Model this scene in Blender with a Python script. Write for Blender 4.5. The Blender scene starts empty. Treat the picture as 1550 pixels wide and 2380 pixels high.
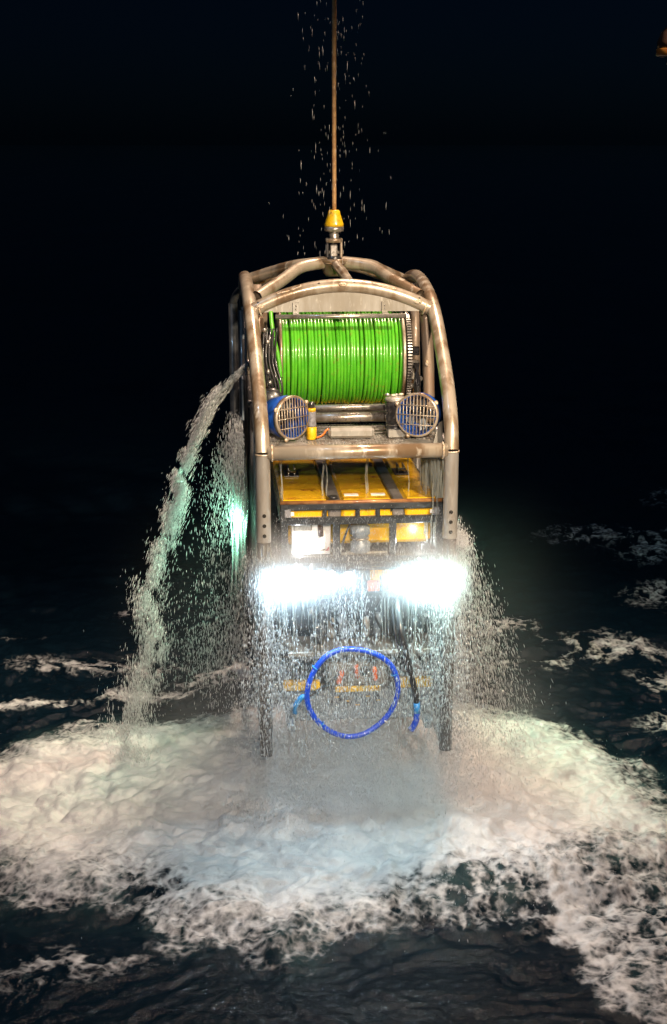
import bpy, math, random
import numpy as np
from mathutils import Vector, Matrix
random.seed(7); RNG = np.random.default_rng(11)
S = bpy.context.scene
C = S.collection
R = math.radians

# ---------------------------------------------------------------- camera
cd = bpy.data.cameras.new('camera'); cam = bpy.data.objects.new('camera', cd); C.objects.link(cam)
cam.location = (0, -15.1, 7.6); cam.rotation_euler = (R(90 - 14.4), 0, 0)
cd.sensor_fit = 'HORIZONTAL'; cd.sensor_width = 36; cd.lens = 36 * 3400 / 1550
cd.clip_start = 0.1; cd.clip_end = 3000
S.camera = cam

# ---------------------------------------------------------------- night sky, added blue fill and the ship's floodlights
w = bpy.data.worlds.new('World'); S.world = w; w.use_nodes = True
wn = w.node_tree.nodes; wl = w.node_tree.links
sky = wn.new('ShaderNodeTexSky'); sky.sky_type = 'NISHITA'; sky.sun_disc = False
sky.sun_elevation = R(35); sky.sun_rotation = R(230)      # aligned with the added blue fill lamp
nav = wn.new('ShaderNodeMix'); nav.data_type = 'RGBA'; nav.blend_type = 'MULTIPLY'; nav.inputs[0].default_value = 1.0; nav.inputs[7].default_value = (0.13, 0.42, 1.0, 1)
wl.new(sky.outputs[0], nav.inputs[6]); wl.new(nav.outputs[2], wn['Background'].inputs[0]); wn['Background'].inputs[1].default_value = 0.0009

def light(name, typ, loc, energy, color, target=None, parent=None, **kw):
    d = bpy.data.lights.new(name, typ); d.energy = energy; d.color = color
    for k, v in kw.items(): setattr(d, k, v)
    o = bpy.data.objects.new(name, d); C.objects.link(o); o.location = loc
    if target is not None:
        o.rotation_euler = (Vector(target) - Vector(loc)).to_track_quat('-Z', 'Y').to_euler()
    if parent: o.parent = parent
    return o
light('blue_fill', 'SUN', (0, 0, 50), 0.35, (0.40, 0.66, 1.0), (26, 22, 0), angle=R(0.5))  # added sun lamp, a blue fill for shadows and the dark sea
light('crane_floodlight', 'SPOT', (3.4, 7.4, 24.0), 25500, (1.0, 0.70, 0.52), (0.4, 1.2, 0.0), spot_size=R(46), spot_blend=0.9, shadow_soft_size=1.8)
light('ship_floodlight', 'SPOT', (6.8, -12.0, 12.5), 19000, (1.0, 0.79, 0.56), (0.2, 1.0, 5.0), spot_size=R(31), spot_blend=1.0, shadow_soft_size=0.25)
light('deck_floodlight', 'SPOT', (1.0, -15.5, 9.6), 10500, (1.0, 0.79, 0.60), (-0.2, 0.6, 3.2), spot_size=R(36), spot_blend=1.0, shadow_soft_size=0.3)

S.view_settings.view_transform = 'Standard'; S.view_settings.look = 'None'
S.view_settings.exposure = 0.0; S.view_settings.gamma = 1.0; S.view_settings.use_curve_mapping = False
cy = S.cycles
cy.use_denoising = True
cy.max_bounces = 3; cy.diffuse_bounces = 1; cy.glossy_bounces = 2; cy.transmission_bounces = 2; cy.volume_bounces = 1; cy.transparent_max_bounces = 8
cy.volume_step_rate = 0.9; cy.volume_max_steps = 32
cy.use_adaptive_sampling = True; cy.adaptive_threshold = 0.05
cy.sample_clamp_indirect = 6.0; cy.caustics_reflective = False; cy.caustics_refractive = False

# ---------------------------------------------------------------- materials
class X:                                    # tiny expression wrapper over shader nodes
    def __init__(s, nt, sock): s.nt, s.s = nt, sock
    def _m(s, op, *a, clamp=False):
        n = s.nt.nodes.new('ShaderNodeMath'); n.operation = op; n.use_clamp = clamp
        for i, q in enumerate((s,) + a):
            if isinstance(q, X): s.nt.links.new(q.s, n.inputs[i])
            else: n.inputs[i].default_value = q
        return X(s.nt, n.outputs[0])
    def __add__(s, o): return s._m('ADD', o)
    __radd__ = __add__
    def __mul__(s, o): return s._m('MULTIPLY', o)
    __rmul__ = __mul__
    def __sub__(s, o): return s._m('SUBTRACT', o)
    def __rsub__(s, o): return (s * -1.0) + o
    def __truediv__(s, o): return s._m('DIVIDE', o)
    def pw(s, o): return s._m('POWER', o)
    def mx(s, o): return s._m('MAXIMUM', o)
    def mn(s, o): return s._m('MINIMUM', o)
    def exp(s): return s._m('EXPONENT')
    def clamp(s): return s._m('ADD', 0.0, clamp=True)
    def ab(s): return s._m('ABSOLUTE')
    def ss(s, a, b):                        # smoothstep
        n = s.nt.nodes.new('ShaderNodeMapRange'); n.interpolation_type = 'SMOOTHSTEP'
        s.nt.links.new(s.s, n.inputs[0]); n.inputs[1].default_value = a; n.inputs[2].default_value = b
        return X(s.nt, n.outputs[0])

def noise(nt, vec=None, scale=5, detail=3, rough=0.5, dist=0.0):
    n = nt.nodes.new('ShaderNodeTexNoise'); n.inputs['Scale'].default_value = scale
    n.inputs['Detail'].default_value = detail; n.inputs['Roughness'].default_value = rough; n.inputs['Distortion'].default_value = dist
    if vec is not None: nt.links.new(vec, n.inputs['Vector'])
    return X(nt, n.outputs['Fac'])
def coords(nt, kind='Object', scale=None, loc=None):
    n = nt.nodes.new('ShaderNodeTexCoord'); o = n.outputs[kind]
    if scale or loc:
        m = nt.nodes.new('ShaderNodeMapping')
        if scale: m.inputs['Scale'].default_value = scale
        if loc: m.inputs['Location'].default_value = loc
        nt.links.new(o, m.inputs[0]); o = m.outputs[0]
    return o
def mixc(nt, fac, a, b):
    n = nt.nodes.new('ShaderNodeMix'); n.data_type = 'RGBA'
    for i, q in ((0, fac), (6, a), (7, b)):
        if isinstance(q, X): nt.links.new(q.s, n.inputs[i])
        elif isinstance(q, bpy.types.NodeSocket): nt.links.new(q, n.inputs[i])
        else: n.inputs[i].default_value = (*q, 1) if i else q
    return n.outputs[2]
def bump(nt, h, strength, dist=0.02):
    n = nt.nodes.new('ShaderNodeBump'); n.inputs['Strength'].default_value = strength; n.inputs['Distance'].default_value = dist
    nt.links.new(h.s, n.inputs['Height']); return n.outputs[0]

M = {}
def mat(name, base, rough=0.5, metal=0.0, coat=0.0, c2=None, s2=6.0, lo=0.45, hi=0.65, c3=None, s3=22.0, bmp=0.0, bs=60, emis=None, trans=0.0, streak=False, spec=0.5):
    m = bpy.data.materials.new(name); m.use_nodes = True; nt = m.node_tree; b = nt.nodes['Principled BSDF']
    b.inputs['Base Color'].default_value = (*base, 1); b.inputs['Roughness'].default_value = rough; b.inputs['Metallic'].default_value = metal
    b.inputs['Coat Weight'].default_value = coat; b.inputs['Coat Roughness'].default_value = 0.08
    b.inputs['Transmission Weight'].default_value = trans; b.inputs['Specular IOR Level'].default_value = spec
    col = None
    v = coords(nt, 'Object', (1, 1, 0.25) if streak else None)
    if c2 is not None:
        col = mixc(nt, noise(nt, v, s2, 5, 0.6).ss(lo, hi), base, c2)
    if c3 is not None:
        col = mixc(nt, noise(nt, v, s3, 6, 0.65).ss(0.56, 0.70), col if col is not None else base, c3)
    if col is not None: nt.links.new(col, b.inputs['Base Color'])
    if c2 is not None or c3 is not None:
        r = noise(nt, v, s2 * 2.3, 4) * 0.35 + (rough - 0.17)
        nt.links.new(r.clamp().s, b.inputs['Roughness'])
    if bmp:
        nt.links.new(bump(nt, noise(nt, v, bs, 4), bmp, 0.01), b.inputs['Normal'])
    if emis:
        b.inputs['Emission Color'].default_value = (*emis[0], 1); b.inputs['Emission Strength'].default_value = emis[1]
    M[name] = m; return m

mat('tube_grey', (0.33, 0.315, 0.29), 0.36, 0.35, 0.4, (0.22, 0.19, 0.155), 3.2, 0.42, 0.66, (0.45, 0.42, 0.38), 9.0, bmp=0.12, bs=45, streak=True)
mat('tube', (0.40, 0.345, 0.27), 0.34, 0.35, 0.5, (0.20, 0.135, 0.08), 3.6, 0.42, 0.62, (0.58, 0.52, 0.43), 8.0, bmp=0.12, bs=45, streak=True)
mat('tube_dark', (0.15, 0.145, 0.14), 0.4, 0.3, 0.35, (0.085, 0.08, 0.075), 4, 0.4, 0.65, (0.25, 0.23, 0.2), 16, bmp=0.1)
mat('tube_rust', (0.26, 0.20, 0.15), 0.42, 0.3, 0.25, (0.24, 0.11, 0.05), 4, 0.5, 0.7, (0.12, 0.09, 0.07), 9, bmp=0.15, streak=True)
mat('weld', (0.60, 0.52, 0.42), 0.45, 0.3, 0.2, (0.42, 0.30, 0.18), 30, 0.4, 0.6, bmp=0.5, bs=160)
mat('plate', (0.33, 0.32, 0.29), 0.42, 0.3, 0.25, (0.24, 0.22, 0.18), 5, 0.4, 0.65, (0.45, 0.43, 0.38), 26, bmp=0.08, streak=True)
mat('plate_blue', (0.23, 0.27, 0.31), 0.45, 0.2, 0.2, (0.15, 0.18, 0.21), 6)
mat('steel', (0.42, 0.40, 0.37), 0.3, 0.7, 0.3, (0.24, 0.20, 0.16), 9, 0.4, 0.7, bmp=0.1)
mat('black', (0.022, 0.022, 0.024), 0.32, 0.0, 0.5, (0.045, 0.042, 0.04), 12, bmp=0.1)
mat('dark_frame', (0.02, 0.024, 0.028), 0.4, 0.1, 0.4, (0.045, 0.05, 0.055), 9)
mat('hole', (0.01, 0.008, 0.006), 0.8)
mat('green', (0.065, 0.36, 0.015), 0.30, 0.0, 0.6, (0.10, 0.44, 0.02), 3.5, 0.4, 0.65, (0.17, 0.24, 0.03), 11, bmp=0.06)
mat('green_lime', (0.22, 0.42, 0.02), 0.34, 0.0, 0.5, (0.10, 0.38, 0.02), 5)
mat('blue', (0.012, 0.085, 0.42), 0.35, 0.0, 0.4, (0.01, 0.05, 0.26), 6)
mat('blue_hose', (0.004, 0.060, 0.60), 0.36, 0.0, 0.5, (0.02, 0.10, 0.62), 13, 0.56, 0.64, bmp=0.2, bs=40)
mat('light_blue', (0.03, 0.25, 0.62), 0.4, 0.0, 0.3)
mat('yellow', (0.80, 0.47, 0.012), 0.24, 0.0, 0.7, (0.68, 0.31, 0.010), 2.6, 0.48, 0.72, (0.46, 0.16, 0.012), 4.0, bmp=0.08, bs=14)
mat('yellow_paint', (0.75, 0.46, 0.01), 0.4, 0.0, 0.3, (0.55, 0.30, 0.01), 18, 0.5, 0.65, (0.12, 0.07, 0.02), 26, bmp=0.2)
mat('strap_grey', (0.17, 0.16, 0.155), 0.35, 0.0, 0.5, (0.11, 0.10, 0.10), 6)
mat('white', (0.80, 0.80, 0.78), 0.4, 0.0, 0.2, (0.70, 0.70, 0.68), 9)
mat('orange', (0.90, 0.18, 0.03), 0.4, 0.0, 0.3, (0.65, 0.11, 0.02), 14)
mat('rust_edge', (0.36, 0.17, 0.06), 0.4, 0.2, 0.4, (0.22, 0.09, 0.035), 9)
mat('rope', (0.50, 0.29, 0.12), 0.5, 0.1, 0.3, (0.34, 0.18, 0.075), 14, 0.4, 0.6, (0.60, 0.44, 0.26), 40, bmp=0.5, bs=150)
mat('tape_grey', (0.30, 0.30, 0.33), 0.35, 0.3, 0.3, (0.16, 0.16, 0.17), 20)
mat('red_mark', (0.45, 0.03, 0.02), 0.5)
mat('rim_orange', (0.20, 0.075, 0.008), 0.5, 0.0, 0.2, (0.12, 0.035, 0.005), 10)
mat('dark_red', (0.03, 0.012, 0.006), 0.5, 0.0, 0.3)
mat('lens_cool', (0.9, 0.95, 1.0), 0.2, emis=((0.80, 0.92, 1.0), 4)).cycles.emission_sampling = 'NONE'
mat('lens_green', (0.85, 1.0, 0.92), 0.2, emis=((0.62, 1.0, 0.80), 20)).cycles.emission_sampling = 'NONE'

def water_drop_material(name, col, kt):
    m = bpy.data.materials.new(name); m.use_nodes = True; nt = m.node_tree
    for n in list(nt.nodes): nt.nodes.remove(n)
    out = nt.nodes.new('ShaderNodeOutputMaterial')
    d = nt.nodes.new('ShaderNodeBsdfDiffuse'); d.inputs[0].default_value = (*col, 1)
    t = nt.nodes.new('ShaderNodeBsdfTranslucent'); t.inputs[0].default_value = (*col, 1)
    g = nt.nodes.new('ShaderNodeBsdfGlossy'); g.inputs[0].default_value = (1, 1, 1, 1); g.inputs['Roughness'].default_value = 0.15
    tr = nt.nodes.new('ShaderNodeBsdfTransparent')
    if kt < .01: kt = 0.0
    def mix(f, a, b):
        x = nt.nodes.new('ShaderNodeMixShader'); x.inputs[0].default_value = f
        nt.links.new(a.outputs[0], x.inputs[1]); nt.links.new(b.outputs[0], x.inputs[2]); return x
    a = mix(0.5, d, t); a = mix(0.10, a, g); a = mix(kt, a, tr) if kt else a
    nt.links.new(a.outputs[0], out.inputs[0]); M[name] = m
water_drop_material('drops', (0.80, 0.83, 0.84), 0.0)
water_drop_material('stream', (0.60, 0.66, 0.64), 0.62)

# ---------------------------------------------------------------- geometry helpers
def V(*a): return np.array(a, float)
def frame(d):
    d = d / (np.linalg.norm(d) + 1e-12); a = V(0, 0, 1) if abs(d[2]) < 0.9 else V(1, 0, 0)
    u = np.cross(d, a); u /= np.linalg.norm(u); return u, np.cross(d, u)
def spline(pts, n=8, closed=False):
    P = [np.array(p, float) for p in pts]; out = []
    m = len(P)
    for i in range(m if closed else m - 1):
        if closed: p0, p1, p2, p3 = P[i - 1], P[i], P[(i + 1) % m], P[(i + 2) % m]
        else: p0, p1, p2, p3 = P[max(i - 1, 0)], P[i], P[i + 1], P[min(i + 2, m - 1)]
        for k in range(n):
            t = k / n
            out.append(0.5 * (2 * p1 + (p2 - p0) * t + (2 * p0 - 5 * p1 + 4 * p2 - p3) * t * t + (3 * p1 - p0 - 3 * p2 + p3) * t ** 3))
    if not closed: out.append(P[-1])
    return out

class MB:
    def __init__(s): s.v, s.f, s.sm = [], [], []
    def add(s, v, f, sm=False):
        o = len(s.v); s.v += [tuple(map(float, q)) for q in v]; s.f += [tuple(i + o for i in q) for q in f]
        s.sm += sm if isinstance(sm, list) else [sm] * len(f); return s
    def box(s, c, size, rot=None, bev=0.0):
        x, y, z = [q / 2 for q in size]; b = min(bev, x * .9, y * .9, z * .9)
        if b <= 0:
            v = [(i * x, j * y, k * z) for i in (-1, 1) for j in (-1, 1) for k in (-1, 1)]
            f = [(0, 1, 3, 2), (4, 6, 7, 5), (0, 4, 5, 1), (2, 3, 7, 6), (0, 2, 6, 4), (1, 5, 7, 3)]
        else:                                # chamfered box: 24 corners
            v, idx = [], {}
            for i in (-1, 1):
                for j in (-1, 1):
                    for k in (-1, 1):
                        for a in range(3):
                            p = [i * (x - b), j * (y - b), k * (z - b)]; p[a] = (i * x, j * y, k * z)[a]
                            idx[i, j, k, a] = len(v); v.append(tuple(p))
            f = []
            I = lambda i, j, k, a: idx[i, j, k, a]
            for sgn in (-1, 1):
                o = [(-1, -1), (1, -1), (1, 1), (-1, 1)]
                if sgn < 0: o = o[::-1]
                f.append(tuple(I(sgn, p, q, 0) for p, q in o)); f.append(tuple(I(q, sgn, p, 1) for p, q in o)); f.append(tuple(I(p, q, sgn, 2) for p, q in o))
            for p in (-1, 1):
                for q in (-1, 1):
                    f.append((I(p, q, -1, 0), I(p, q, 1, 0), I(p, q, 1, 1), I(p, q, -1, 1)))
                    f.append((I(p, -1, q, 0), I(p, 1, q, 0), I(p, 1, q, 2), I(p, -1, q, 2)))
                    f.append((I(-1, p, q, 1), I(1, p, q, 1), I(1, p, q, 2), I(-1, p, q, 2)))
                    for r in (-1, 1): f.append((I(p, q, r, 0), I(p, q, r, 1), I(p, q, r, 2)))
        Rm = np.array(rot.to_matrix()) if rot is not None else np.eye(3)
        return s.add([Rm @ np.array(q) + np.array(c, float) for q in v], f)
    def tube(s, pts, r, n=12, closed=False, caps=True):
        P = [np.array(p, float) for p in pts]; m = len(P); rs = r if hasattr(r, '__len__') else [r] * m
        v, f, sm = [], [], []
        T = [(P[(i + 1) % m] - P[i - 1]) if closed else P[min(i + 1, m - 1)] - P[max(i - 1, 0)] for i in range(m)]
        u, w_ = frame(T[0])
        for i in range(m):
            t = T[i] / (np.linalg.norm(T[i]) + 1e-12); u = u - t * (u @ t); u /= np.linalg.norm(u) + 1e-12; w_ = np.cross(t, u)
            for k in range(n):
                a = 2 * math.pi * k / n; v.append(P[i] + rs[i] * (u * math.cos(a) + w_ * math.sin(a)))
        for i in range(m if closed else m - 1):
            j = (i + 1) % m
            for k in range(n):
                l = (k + 1) % n; f.append((i * n + k, i * n + l, j * n + l, j * n + k)); sm.append(True)
        if caps and not closed:
            f.append(tuple(range(n))[::-1]); f.append(tuple((m - 1) * n + k for k in range(n))); sm += [False, False]
        return s.add(v, f, sm)
    def lathe(s, prof, o, d, n=24, smooth=True, caps=True):       # prof: (radius, distance along d)
        d = np.array(d, float); d /= np.linalg.norm(d); u, w_ = frame(d); o = np.array(o, float); v, f = [], []
        for r, h in prof:
            for k in range(n):
                a = 2 * math.pi * k / n; v.append(o + d * h + r * (u * math.cos(a) + w_ * math.sin(a)))
        for i in range(len(prof) - 1):
            for k in range(n): l = (k + 1) % n; f.append((i * n + k, i * n + l, (i + 1) * n + l, (i + 1) * n + k))
        sm = [smooth] * len(f)
        if caps and prof[0][0] > 1e-4: f.append(tuple(range(n))[::-1]); sm.append(False)
        if caps and prof[-1][0] > 1e-4: f.append(tuple((len(prof) - 1) * n + k for k in range(n))); sm.append(False)
        return s.add(v, f, sm)
    def ring(s, o, d, Rr, r, n=32, k=8, squash=None):
        u, w_ = frame(np.array(d, float)); o = np.array(o, float)
        return s.tube([o + Rr * (u * math.cos(2 * math.pi * i / n) + w_ * math.sin(2 * math.pi * i / n)) for i in range(n)], r, k, closed=True)
    def prism(s, poly, depth):               # poly in 3D, extruded by the vector depth
        n = len(poly); d = np.array(depth, float); p = [np.array(q, float) for q in poly]
        f = [tuple(range(n)), tuple(range(2 * n - 1, n - 1, -1))] + [(i, i + n, (i + 1) % n + n, (i + 1) % n) for i in range(n)]
        return s.add(p + [q + d for q in p], f)
    def blob(s, c, rad, nrm=None, n=10, m=6):
        v, f = [], []; c = np.array(c, float)
        if nrm is None: B = np.eye(3)
        else:
            d = np.array(nrm, float); d /= np.linalg.norm(d); u, w_ = frame(d); B = np.array([u, w_, d]).T
        for i in range(m + 1):
            th = math.pi * i / m
            for k in range(n):
                a = 2 * math.pi * k / n; v.append(c + B @ (np.array(rad) * V(math.sin(th) * math.cos(a), math.sin(th) * math.sin(a), math.cos(th))))
        for i in range(m):
            for k in range(n): l = (k + 1) % n; f.append((i * n + k, (i + 1) * n + k, (i + 1) * n + l, i * n + l))
        return s.add(v, f, True)
    def mesh(s, name, m, off=(0, 0, 0)):
        me = bpy.data.meshes.new(name); o = np.array(off, float)
        me.from_pydata([tuple(np.array(q) - o) for q in s.v], [], s.f); me.materials.append(M[m])
        me.polygons.foreach_set('use_smooth', s.sm); me.update(); return me
    def build(s, name, m, parent=None, off=None, loc=None):
        if off is None: off = ORIG.get(parent.name, (0, 0, 0)) if parent is not None else (0, 0, 0)
        o = bpy.data.objects.new(name, s.mesh(name, m, off)); C.objects.link(o)
        if parent is not None: o.parent = parent; ORIG[o.name] = off
        if loc is not None: o.location = loc
        return o
ORIG = {}
YAW = R(4.8); CAGE = Vector((0.2545, 0, 0)); RZ = Matrix.Rotation(YAW, 3, 'Z')
def to_world(p): return CAGE + RZ @ Vector(p)
def tag(o, label, cat, group=None, kind=None):
    o['label'] = label
    if cat: o['category'] = cat
    if group: o['group'] = group
    if kind: o['kind'] = kind
    return o
def thing(name, label, cat, base):           # an Empty at the thing's base, in the frame of the hanging cage
    o = bpy.data.objects.new(name, None); C.objects.link(o); o.location = to_world(base); o.rotation_euler = (0, 0, YAW); o.empty_display_size = 0.2
    ORIG[o.name] = tuple(base); return tag(o, label, cat)

# ---------------------------------------------------------------- value noise in numpy
def hsh(ix, iy, seed):
    h = (ix.astype(np.int64) * 374761393 + iy.astype(np.int64) * 668265263 + seed * 1274126177) & 0xFFFFFFFF
    h = ((h ^ (h >> 13)) * 1274126177) & 0xFFFFFFFF
    return (h ^ (h >> 16)) & 0xFFFF
def perlin(x, y, seed=0):
    ix, iy = np.floor(x), np.floor(y); fx, fy = x - ix, y - iy
    u = fx * fx * fx * (fx * (fx * 6 - 15) + 10); v = fy * fy * fy * (fy * (fy * 6 - 15) + 10)
    def g(i, j):
        a = hsh(ix + i, iy + j, seed) * (2 * math.pi / 65536); return np.cos(a) * (fx - i) + np.sin(a) * (fy - j)
    return ((g(0, 0) * (1 - u) + g(1, 0) * u) * (1 - v) + (g(0, 1) * (1 - u) + g(1, 1) * u) * v) * 1.5
def fbm(x, y, octv=5, seed=0, gain=0.5, ridged=False):
    a, t, s = 1.0, 0.0, 0.0
    for o in range(octv):
        n = perlin(x * 2 ** o + 17.3 * o, y * 2 ** o - 9.1 * o, seed + o)
        if ridged: n = 1 - 2 * np.abs(n)
        t = t + a * n; s += a; a *= gain
    return t / s
def sst(a, b, x): t = np.clip((x - a) / (b - a), 0, 1); return t * t * (3 - 2 * t)

# ---------------------------------------------------------------- the sea
def axis(fine0, fine1, step, stages0, stages1):
    mid = list(np.arange(fine0, fine1 + 1e-6, step))
    def ext(st):
        out, p, s = [], 0.0, step
        for g, lim in st:
            while p < lim: s *= g; p += s; out.append(p)
        return out
    return np.array([fine0 - q for q in ext(stages0)][::-1] + mid + [fine1 + q for q in ext(stages1)])
gx = axis(-5.2, 5.2, 0.027, [(1.03, 6), (1.12, 700)], [(1.03, 6), (1.12, 700)])
gy = axis(-4.6, 4.6, 0.028, [(1.2, 95)], [(1.012, 24), (1.10, 1200)])
GX, GY = np.meshgrid(gx, gy)
POLY = np.array([(-5.6, 1.3), (-4.9, 1.6), (-4.2, 2.1), (-3.8, 2.6), (-2.9, 2.9), (-2.1, 3.0), (-1.5, 3.5), (.15, 3.8), (1.5, 3.65), (2.5, 3.5), (3.0, 2.9), (3.45, 2.2), (3.97, .92), (4.3, -.5),
                 (3.5, -1.0), (2.3, -1.45), (1.6, -1.95), (.95, -2.3), (.1, -2.35), (-.34, -2.8), (-.9, -2.6), (-1.5, -2.35), (-2.0, -1.85), (-2.5, -1.6), (-3.0, -1.75), (-3.45, -1.3), (-4.5, -1.1), (-5.8, -.2)])
def sdf(x, y, P):
    d = np.full(x.shape, 1e9); ins = np.zeros(x.shape, bool); n = len(P)
    for i in range(n):
        ax, ay = P[i]; bx, by = P[(i + 1) % n]; ex, ey = bx - ax, by - ay
        t = np.clip(((x - ax) * ex + (y - ay) * ey) / (ex * ex + ey * ey), 0, 1)
        d = np.minimum(d, np.hypot(x - ax - t * ex, y - ay - t * ey))
        c = ((ay > y) != (by > y)) & (x < (bx - ax) * (y - ay) / (by - ay + 1e-12) + ax); ins ^= c
    return np.where(ins, d, -d)
def line_d(x, y, P):
    d = np.full(x.shape, 1e9)
    for (ax, ay), (bx, by) in zip(P[:-1], P[1:]):
        ex, ey = bx - ax, by - ay; t = np.clip(((x - ax) * ex + (y - ay) * ey) / (ex * ex + ey * ey), 0, 1)
        d = np.minimum(d, np.hypot(x - ax - t * ex, y - ay - t * ey))
    return d
wx = fbm(GX * 0.55, GY * 0.55, 4, 3) * 0.9; wy = fbm(GX * 0.55, GY * 0.55, 4, 31) * 0.9
QX, QY = GX + wx * 0.55, GY + wy * 0.55
sd = sdf(QX, QY, POLY)
# waves: wind chop running obliquely, sharper at the crests
cx_, cy_ = GX * 0.93 + GY * 0.36, -GX * 0.36 + GY * 0.93
far = np.clip(np.hypot(GX, GY - 2) / 60.0, 0, 1)
chop = 0.16 * fbm(cx_ / 3.4, cy_ / 2.1, 3, 5) + 0.115 * fbm(cx_ / 1.25 + wx, cy_ / 0.75 + wy, 4, 9, 0.55, True) * (1 - far)
chop *= 1 - 0.6 * (1 - sst(-2.6, -0.8, GY))
chop += 0.028 * (1 - 0.5 * (1 - sst(-2.6, -0.8, GY))) * fbm(GX / 0.26 + wx * 3, GY / 0.2, 3, 13, 0.6, True) * (1 - far)
main = sst(-0.22, 0.30, sd + 0.16 + 0.42 * fbm(GX * 1.6, GY * 1.6, 4, 41))
inner = sst(0.15, 1.3, sd + 0.12 + 0.5 * fbm(GX * 0.8, GY * 0.8, 3, 43))
bx_, by_ = GX + 0.5 * fbm(GX * 1.1, GY * 1.1, 4, 51), GY + 0.5 * fbm(GX * 1.1, GY * 1.1, 4, 57)
bil = np.abs(fbm(bx_ * 1.5, by_ * 1.2, 5, 61, 0.55)); bil2 = 1 - np.abs(fbm(bx_ * 3.6, by_ * 3.0, 4, 67, 0.55)) * 2
rid = fbm(bx_ * 2.4 + 0.8 * bil, by_ * 2.0, 4, 63, 0.5, True) - 0.2
r0 = np.hypot((GX - 0.35) / 3.2, (GY - 0.9) / 2.4)
mound = 0.42 * np.exp(-(r0 * 1.25) ** 2) + 0.10 * sst(-0.1, 0.5, sd) * (1 - sst(0.6, 1.6, sd))
HZ = chop * (1 - 0.72 * main) + main * (mound + 0.16 * bil + 0.018 * bil2 + 0.055 * rid * inner) - 0.03
# foam lace: thin warped filaments left on the water
lace = fbm(GX * 1.9 + 1.4 * wx, GY * 1.5 + 1.4 * wy, 4, 71, 0.55, True)
lace2 = fbm(GX * 4.2 + 2 * wx, GY * 3.4 + 2 * wy, 4, 77, 0.6, True)
foam = main * (0.30 + 0.75 * inner + 0.35 * (lace2 - 0.2) * (1 - inner))
# thinner, holed foam in the near right of the patch
thin = sst(0.35, 1.0, 1.35 - np.hypot((GX - 1.7) / 1.7, (GY + 1.25) / 1.0))
foam -= thin * (0.42 - 0.45 * lace2 * 1.2)
hole = sst(0.3, 0.9, 1.2 - np.hypot((GX + 1.55) / 1.4, (GY + 1.55) / 0.55)); foam -= hole * (0.32 - 0.4 * lace2)
def patch(cx, cy, rx, ry, ang, amp, src, thr=0.22, wd=0.45):
    c, s = math.cos(ang), math.sin(ang); u = ((QX - cx) * c + (QY - cy) * s) / rx; v = (-(QX - cx) * s + (QY - cy) * c) / ry
    return amp * np.clip(1.25 - np.hypot(u, v), 0, 1) * sst(thr, thr + wd, src * 0.65 + lace2 * 0.35 + 0.05)
extra = np.zeros_like(foam)
ROPE = [(2.15, -1.35), (2.25, -1.8), (2.15, -2.3), (2.35, -2.9), (2.5, -3.5), (2.9, -4.2)]
rd = line_d(QX, QY, ROPE); side = sst(-0.1, 0.25, GX - np.interp(-GY, [1.3, 1.8, 2.3, 2.9, 3.5, 4.2], [2.1, 2.2, 2.1, 2.35, 2.5, 2.9]) + 0.35 * fbm(GX * 1.8, GY * 1.8, 4, 83))
band = sst(-4.6, -4.0, GY) * (1 - sst(-0.9, -0.2, GY))
extra = np.maximum(extra, band * side * (0.62 * np.exp(-np.maximum(GX - 2.2, 0) / 0.45) + 0.16 + 0.5 * (lace2 - 0.1)))
for a in [(-3.6, 5.2, 1.7, .45, .10, 0.55, lace), (-2.6, 4.2, 1.2, .30, .15, 0.70, lace), (-1.4, 4.9, .9, .5, .3, .8, lace2), (-4.6, 3.7, 1.5, .30, .05, 0.75, lace), (-5.4, 6.3, 1.5, .3, .1, .35, lace),
          (-3.2, 7.6, .4, .3, .3, .45, lace2), (4.3, 6.0, 1.3, .8, -.3, 0.62, lace), (5.2, 4.3, 1.1, .7, -.4, .7, lace), (4.7, 2.9, .7, .45, -.3, .95, lace2), (2.9, 7.2, .6, .5, .3, .7, lace2),
          (3.0, 5.2, 1.2, .5, 0.0, .5, lace), (6.2, 8.5, 1.6, 1.2, -.3, .6, lace), (7.0, 11.5, 2.2, 1.8, -.3, .55, lace), (5.0, 12.5, 1.4, 1.2, .2, .45, lace), (8.0, 15.5, 2.0, 1.4, .2, .4, lace),
          (-3.9, -2.9, .5, .8, .4, .45, lace2), (-2.6, -2.7, 1.4, .5, .2, .38, lace)]:
    extra = np.maximum(extra, patch(*a))
speck = 0.16 * sst(0.35, 0.75, lace2) * sst(-5, -2, GY * 0 + GX * 0.8 + 1.0) * (1 - sst(-2.2, -1.2, GY))
foam = np.clip(np.maximum(np.maximum(foam, extra), speck), 0, 1.1)
HZ += 0.05 * extra * (0.5 + bil2 * 0.5)
aer = np.clip(np.maximum(sst(-0.5, 0.5, sd + 0.4 * wx) * 0.9, 0.35 * band * side), 0, 1)

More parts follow.
